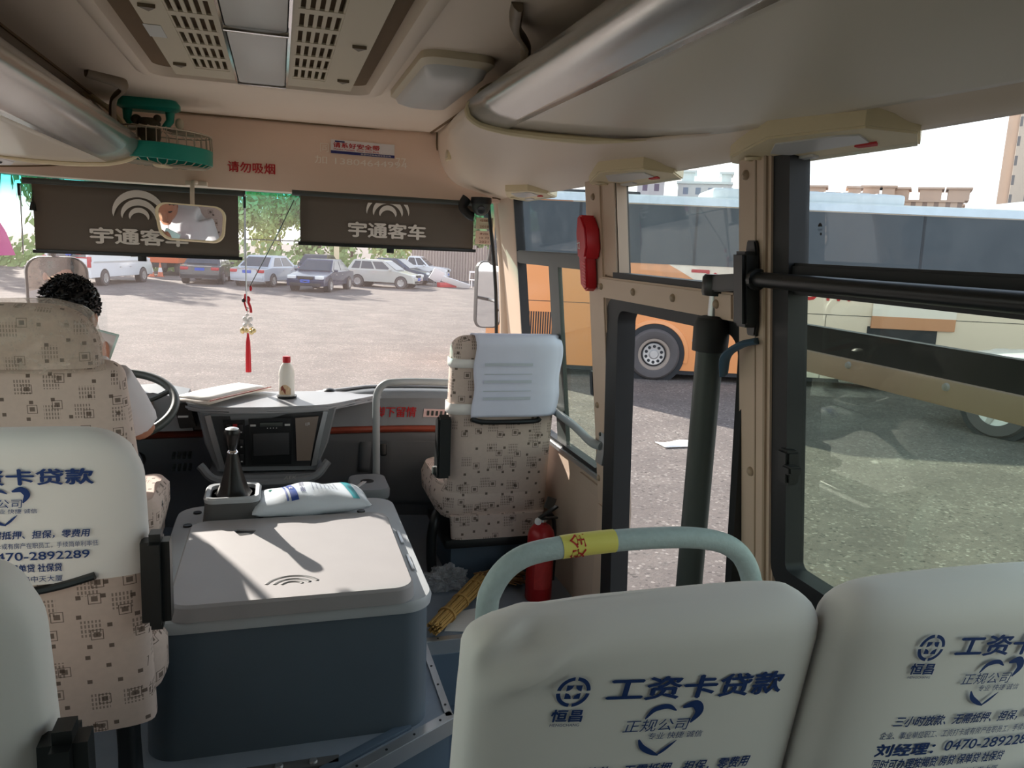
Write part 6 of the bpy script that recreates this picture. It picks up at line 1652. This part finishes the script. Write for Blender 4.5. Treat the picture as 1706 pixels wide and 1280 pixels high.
# ------------------------------------------------------------------ driver seat and driver
D = Back(-0.775, 2.43, 0.42, 1.04, 0.278, r=0.05, lean=0.10, th=0.07, taper=0.05)
t = thing('driver_seat', 'patterned driver seat with headrest wrapped in clear plastic', 'seat', (-0.80, 2.65, 0.0))
D.mesh().build('backrest', M['fabric'], t, uv=True)
H = Back(-0.795, 2.40, 1.025, 1.205, 0.245, r=0.13, lean=0.05, th=0.075)
H.mesh().build('headrest', M['fabric'], t, uv=True)
def crinkle(p):
    v = Vector(p); n = mnoise.noise_vector(v * 16) * 0.012 + mnoise.noise_vector(v * 42) * 0.006
    return (n.x * 0.8, n.y, n.z * 0.6)
H.mesh(a=1.015, off=0.012, cap0=False, fold=crinkle).build('plastic_wrap', M['wrap'], t, smooth=80)
b = MB(); b.loft([[(-0.785 + p[0] * k, 2.78 + p[1] * k, z) for p in rrect(0.60, 0.52, 0.09, 6)] for k, z in ((0.95, 0.36), (1.0, 0.39), (1.0, 0.46), (0.92, 0.50), (0.6, 0.505))]); b.build('cushion', M['fabric'], t, uv=True)
b = MB(); b.loft([[(-0.49 + p[0], 2.68 + p[1], z) for p in rrect(0.10, 0.34, 0.045, 6)] for z in (0.40, 0.42)] + [[(-0.475 + p[0] * 1.1, 2.68 + p[1], z) for p in rrect(0.10, 0.34, 0.045, 6)] for z in (0.50, 0.56)] + [[(-0.475 + p[0] * 0.7, 2.68 + p[1] * 0.9, 0.585) for p in rrect(0.10, 0.34, 0.045, 6)]]); b.build('side_bolster', M['fabric'], t, uv=True)
MB().lathe((-0.435, 2.62, 0.545), [(0.001, 0), (0.018, 0), (0.015, 0.014), (0.001, 0.018)], (1, 0, 0), 14).build('recline_knob', M['chrome'], t)
MB().box(-1.02, -0.58, 2.58, 2.98, 0.0, 0.37, 0.02).build('pedestal', M['black'], t)

def limb(b, pts, r, n=14): b.tube(pts, r, n, 5)
pr = thing('person', 'driver in white short sleeved shirt with short black hair, looking down at a pale phone', 'person', (-0.78, 2.72, 0.5))
hd = Vector((-0.718, 2.905, 1.128))
tilt = Matrix.Translation(hd) @ Matrix.Rotation(math.radians(-14), 4, 'Z') @ Matrix.Rotation(math.radians(-20), 4, 'X')
body = MB()
h = MB()
h.ball((0, 0, 0.02), (0.074, 0.095, 0.095), n=24); h.ball((0, 0.028, -0.045), (0.058, 0.066, 0.072), n=20); h.ball((0, 0.075, -0.088), (0.026, 0.022, 0.02), n=12)
h.tube([(0, 0.092, 0.012), (0, 0.108, -0.02), (0, 0.113, -0.035)], [0.009, 0.012, 0.014], 8); h.ball((0, 0.100, -0.038), (0.018, 0.012, 0.011), n=10)
h.ball((0, 0.088, -0.064), (0.026, 0.012, 0.009), n=10)
for sx in (-1, 1):
    h.ball((sx * 0.076, -0.005, -0.015), (0.010, 0.020, 0.032), n=12); h.ball((sx * 0.03, 0.088, 0.028), (0.022, 0.010, 0.008), n=10)
body.add(h, tilt)
limb(body, [(-0.715, 2.875, 1.07), (-0.735, 2.845, 1.02), (-0.75, 2.82, 0.96)], [0.054, 0.056, 0.07])
def sect(c, w, d, n=20): return [(c[0] + w * math.cos(2 * PI * k / n), c[1] + d * math.sin(2 * PI * k / n), c[2]) for k in range(n)]
torso = [((-0.78, 2.70, 0.50), 0.165, 0.125), ((-0.78, 2.70, 0.60), 0.16, 0.12), ((-0.775, 2.72, 0.72), 0.155, 0.115), ((-0.77, 2.755, 0.84), 0.17, 0.118), ((-0.76, 2.79, 0.92), 0.175, 0.105), ((-0.755, 2.81, 0.97), 0.13, 0.08), ((-0.75, 2.82, 1.0), 0.07, 0.06)]
body.loft([sect(*s) for s in torso])
SR, ER, WR_ = (-0.600, 2.80, 0.925), (-0.515, 2.93, 0.715), (-0.672, 3.07, 0.92)
SL, EL, WL = (-0.925, 2.81, 0.925), (-0.985, 2.93, 0.70), (-0.80, 3.06, 0.86)
for S, E_, W_ in ((SR, ER, WR_), (SL, EL, WL)):
    limb(body, [S, tuple(Vector(S).lerp(Vector(E_), 0.5)), E_], [0.058, 0.05, 0.042]); limb(body, [E_, tuple(Vector(E_).lerp(Vector(W_), 0.4)), W_], [0.042, 0.040, 0.027])
for sx in (-0.09, 0.09):
    hip = (-0.78 + sx, 2.72, 0.56); kn = (-0.78 + sx * 1.7, 3.13, 0.56); an = (-0.78 + sx * 1.5, 3.30, 0.11)
    limb(body, [hip, kn], [0.085, 0.06]); limb(body, [kn, tuple(Vector(kn).lerp(Vector(an), 0.4)), an], [0.06, 0.056, 0.038]); limb(body, [an, (an[0], an[1] + 0.1, 0.06), (an[0], an[1] + 0.17, 0.045)], [0.045, 0.042, 0.032])
def hand(W_, dirv, palm, side):
    d = Vector(dirv).normalized(); p = Vector(palm).normalized(); s = d.cross(p).normalized() * side
    c = Vector(W_)
    m = MB(); 
    rings = []
    for t_, w, th in ((0.0, 0.026, 0.020), (0.03, 0.036, 0.017), (0.06, 0.042, 0.015), (0.085, 0.040, 0.012)):
        q = c + d * t_; rings.append([q + s * (w * math.cos(2 * PI * k / 12)) + p * (th * math.sin(2 * PI * k / 12)) for k in range(12)])
    m.loft(rings)
    for i, (o, L) in enumerate(((-0.030, 0.062), (-0.010, 0.072), (0.010, 0.068), (0.029, 0.052))):
        q = c + d * 0.080 + s * o
        m.tube([q, q + d * L * 0.45 + p * 0.006, q + d * L * 0.75 + p * 0.022, q + d * L * 0.82 + p * 0.040], [0.0095, 0.009, 0.008, 0.0065], 8, 3)
    q = c + d * 0.025 - s * 0.030
    m.tube([q, q - s * 0.022 + d * 0.020 + p * 0.008, q - s * 0.026 + d * 0.042 + p * 0.022, q - s * 0.020 + d * 0.058 + p * 0.030], [0.012, 0.011, 0.0095, 0.007], 8, 3)
    return m
body.add(hand(WR_, (-0.05, 0.25, 0.9), (-0.5, -0.8, 0.2), 1)); body.add(hand(WL, (0.35, 0.2, 0.75), (0.5, -0.8, 0.2), -1))
body.build('body', M['skin'], pr, smooth=180, weld=False, mods=(remesh(0.0055, 3),))
sh = MB()
sh.loft([sect(c, w + 0.020, d + 0.020) for c, w, d in torso[:-1]] + [sect((-0.748, 2.825, 1.0), 0.072, 0.066)])
for S, E_ in ((SR, ER), (SL, EL)):
    e2 = Vector(S).lerp(Vector(E_), 0.84); limb(sh, [tuple(Vector(S) + Vector((0, 0, 0.006))), tuple(Vector(S).lerp(Vector(E_), 0.45)), tuple(e2)], [0.078, 0.078, 0.070])
    limb(sh, [(-0.76, 2.80, 0.95), tuple(Vector(S) + Vector((0, 0, 0.004)))], [0.085, 0.076])
sh.build('shirt', M['shirt'], pr, smooth=180, weld=False, mods=(remesh(0.009, 5),))
tr = MB()
tr.loft([sect(c, w + 0.016, d + 0.016) for c, w, d in torso[:2]])
for sx in (-0.09, 0.09):
    hip = (-0.78 + sx, 2.72, 0.56); kn = (-0.78 + sx * 1.7, 3.13, 0.56); an = (-0.78 + sx * 1.5, 3.29, 0.14)
    limb(tr, [hip, kn], [0.098, 0.074]); limb(tr, [kn, an], [0.074, 0.058])
tr.build('trousers', M['trousers'], pr, smooth=180, weld=False, mods=(remesh(0.012, 4),))
hb = MB(); hh = MB()
hh.ball((0, -0.012, 0.034), (0.083, 0.100, 0.096), n=28)
hh.ball((0, -0.05, -0.02), (0.074, 0.062, 0.070), n=20)
rnd = random.Random(3)
for _ in range(1100):
    a = rnd.uniform(0, 2 * PI); e = rnd.uniform(-0.25, 1.5)
    d = Vector((math.cos(a) * math.cos(e), math.sin(a) * math.cos(e), math.sin(e)))
    if d.y > 0.55 and d.z < 0.45: continue
    p = Vector((d.x * 0.081, d.y * 0.098 - 0.012, d.z * 0.094 + 0.034))
    hh.tube([p - d * 0.002, p + d * 0.004 + Vector((rnd.uniform(-.003, .003), -0.005, 0.002)), p + d * 0.006 + Vector((rnd.uniform(-.008, .008), -0.014, rnd.uniform(-.010, .004)))], [0.004, 0.0035, 0.001], 5)
hb.add(hh, tilt); hb.build('hair', M['hair'], pr, smooth=60, weld=False)
eb = MB(); ee = MB()
for sx in (-1, 1): ee.ball((sx * 0.030, 0.084, 0.012), (0.012, 0.010, 0.007), n=12)
eb.add(ee, tilt); eb.build('eyes', M['hair'], pr)
ph = thing('phone', 'pale phone held up in the driver right hand', 'phone', (-0.66, 3.09, 1.0))
MB().obox((-0.668, 3.09, 0.990), (0.074, 0.009, 0.15), (0.45, 0.30, 0.25), 0.003).build('case', M['phone'], ph)
MB().obox((-0.672, 3.084, 0.990), (0.066, 0.002, 0.14), (0.45, 0.30, 0.25)).build('screen', M['lens'], ph)

# ------------------------------------------------------------------ textured guard rail ahead of the right seats
t = thing('guard_rail', 'textured grey guard rail with yellow label ahead of the nearest right seat', 'grab rail', (0.6, 1.3, 0.0))
GR = catmull([(0.325, 1.30, 0.0), (0.322, 1.30, 0.45), (0.320, 1.30, 0.72), (0.330, 1.30, 0.79), (0.37, 1.30, 0.838), (0.44, 1.30, 0.858), (0.60, 1.30, 0.866), (0.76, 1.30, 0.858), (0.85, 1.30, 0.825), (0.895, 1.30, 0.755), (0.902, 1.30, 0.66), (0.905, 1.30, 0.0)], 6)
MB().tube(GR, 0.0215, 16).build('padded_tube', M['railtex'], t)
lab = [p for p in GR if 0.455 < p.x < 0.60 and p.z > 0.8]
MB().tube(lab, 0.0225, 16, cap=False).build('yellow_label', M['yellow'], t)
def lp(a, c):
    x = 0.515 + a; an = c / 0.0225; zc = 0.861 + (x - 0.455) * 0.03
    return (x, 1.30 - 0.0232 * math.cos(an), zc + 0.0232 * math.sin(an))
b = MB(); b.text('安全', 0.032, lambda a, c: lp(-c - 0.025, a * 0.9 + 0.004), bold=0.015); b.build('red_lettering', M['redtext'], t, smooth=0)
for x in (0.325, 0.905): MB().lathe((x, 1.30, 0), [(0.001, 0), (0.04, 0), (0.04, 0.01), (0.024, 0.014)], n=18).build('flange', M['railgrey'], t)

# ------------------------------------------------------------------ extinguisher, broom, bags, paper
t = thing('fire_extinguisher', 'red fire extinguisher standing on the floor behind the front passenger seat', 'fire extinguisher', (0.965, 2.80, 0.0))
MB().lathe((0.965, 2.80, 0.0), [(0.001, 0), (0.052, 0), (0.055, 0.008), (0.055, 0.27), (0.050, 0.295), (0.034, 0.315), (0.018, 0.322), (0.016, 0.335), (0.001, 0.335)], n=28).build('cylinder', M['extred'], t)
MB().lathe((0.965, 2.80, 0.33), [(0.017, 0), (0.020, 0.004), (0.018, 0.022), (0.001, 0.024)], n=16).build('valve', M['chrome'], t)
b = MB(); b.obox((0.985, 2.785, 0.375), (0.10, 0.018, 0.010), (0, -0.35, 0.4), 0.003); b.build('lever', M['black'], t)
b = MB(); b.obox((0.990, 2.785, 0.35), (0.085, 0.018, 0.008), (0, 0.12, 0.4), 0.003); b.build('handle', M['black'], t)
MB().lathe((0.94, 2.775, 0.345), [(0.001, 0), (0.014, 0), (0.014, 0.012), (0.001, 0.014)], (-0.4, -0.9, 0), 14).build('gauge', M['white'], t)
MB().tube([(0.98, 2.83, 0.34), (1.03, 2.85, 0.33), (1.04, 2.84, 0.2), (1.035, 2.83, 0.06)], 0.009, 8, 5).build('hose', M['black'], t)
b = MB(); b.grid(lambda u, v: (0.965 + 0.0556 * math.sin(-0.7 + 1.4 * u), 2.80 - 0.0556 * math.cos(-0.7 + 1.4 * u), 0.06 + 0.13 * v), 12, 2); b.build('label', mat('faded_red_label', (196, 62, 60), 0.5, var=0.25, vscale=60), t)

t = thing('straw_broom', 'straw broom lying on the floor behind the front passenger seat', 'broom', (0.65, 2.8, 0.0))
rnd = random.Random(11)
b = MB()
A, B_ = Vector((0.475, 2.56, 0.035)), Vector((0.745, 2.90, 0.05))
ax = (B_ - A).normalized(); sd = ax.cross(Vector((0, 0, 1))).normalized()
for i in range(110):
    r = math.sqrt(rnd.random()); an = rnd.uniform(0, 2 * PI)
    o = sd * (0.034 * r * math.cos(an)) + Vector((0, 0, 0.028 * r * math.sin(an)))
    k0 = rnd.uniform(0.0, 0.08)
    b.tube([A + ax * k0 * 0.4 + o * 0.8, A.lerp(B_, 0.5) + o * 0.9, B_ + o * 1.05 + ax * rnd.uniform(-0.02, 0.03)], 0.0032, 5)
b.build('handle_bundle', M['straw'], t, weld=False)
b = MB()
for i in range(190):
    w = rnd.uniform(-1, 1); hgt = rnd.uniform(-1, 1)
    st_ = B_ + sd * (0.035 * w) + Vector((0, 0, 0.025 * hgt))
    en = Vector((0.93, 2.955, 0.05)) + Vector((rnd.uniform(-0.05, 0.02), 0.09 * w, 0.03 * hgt + 0.004))
    b.tube([st_, st_.lerp(en, 0.5) + Vector((0, 0, 0.02)), en], 0.0026, 5)
b.build('bristles', M['straw2'], t, weld=False)
for k in (0.28, 0.55, 0.86):
    c = A.lerp(B_, k); b = MB(); b.loft([[c + ax * d + sd * (0.037 * math.cos(2 * PI * j / 16)) + Vector((0, 0, 0.031 * math.sin(2 * PI * j / 16))) for j in range(16)] for d in (-0.006, 0.006)]); b.build('binding', M['straw'], t)
def crumple(c, r, seed, zmin=0.002):
    b = MB(); bmesh.ops.create_icosphere(b.bm, subdivisions=5, radius=1)
    for v in b.bm.verts:
        n = mnoise.noise(v.co * 2.2 + Vector((seed, 0, 0))) * 0.5 + abs(mnoise.noise(v.co * 5 + Vector((seed, 3, 0)))) * 0.45 + abs(mnoise.noise(v.co * 13 + Vector((seed, 3, 5)))) * 0.22
        q = v.co * (1 + n); v.co = (c[0] + q.x * r[0], c[1] + q.y * r[1], max(zmin, c[2] + q.z * r[2]))
    return b
t = thing('plastic_bag', 'crumpled clear plastic bag lying by the broom at the foot of the front passenger seat', 'bag', (0.63, 2.98, 0.0))
crumple((0.61, 2.965, 0.04), (0.07, 0.05, 0.045), 4.0).build('film', M['polybag'], t, smooth=30)
t = thing('paper_sheet', 'white paper sheet lying on the platform edge beside the guard rail', 'paper', (0.62, 2.62, 0.0))
b = MB(); b.prism([(0.53, 2.60), (0.66, 2.565), (0.78, 2.62), (0.74, 2.76), (0.60, 2.74)], lambda x, y, z: (x, y, z), 0.0025, 0.0045); b.build('sheet', M['paper'], t, smooth=0)
t = thing('paper_scrap', 'white paper scrap lying on the gravel outside the door', 'paper', (4.9, 8.6, GZ))
b = MB(); b.grid(lambda u, v: (-0.28 + 0.56 * u, -0.14 + 0.28 * v, 0.015 + 0.02 * math.sin(7 * u) * math.sin(4 * v)), 8, 5); b.build('sheet', M['paper'], t, local=True, solid=0.004)
# seat track with bolts on the floor before the engine cover
t = thing('floor_track', 'dull metal floor track with bolts below the engine cover front', 'track', (0.05, 1.95, 0.0))
b = MB(); b.box(-0.28, 0.10, 1.93, 1.965, 0.0, 0.012, 0.003); b.build('plate', M['gearbox'], t)
for k in range(4): MB().lathe((-0.24 + k * 0.09, 1.948, 0.012), [(0.001, 0), (0.012, 0), (0.01, 0.006), (0.001, 0.007)], n=10).build('bolt', M['alu'], t)
MB().obox((0.18, 1.985, 0.006), (0.30, 0.03, 0.012), (0, 0, 0.53), 0.003).build('strip', M['stepblue'], t)
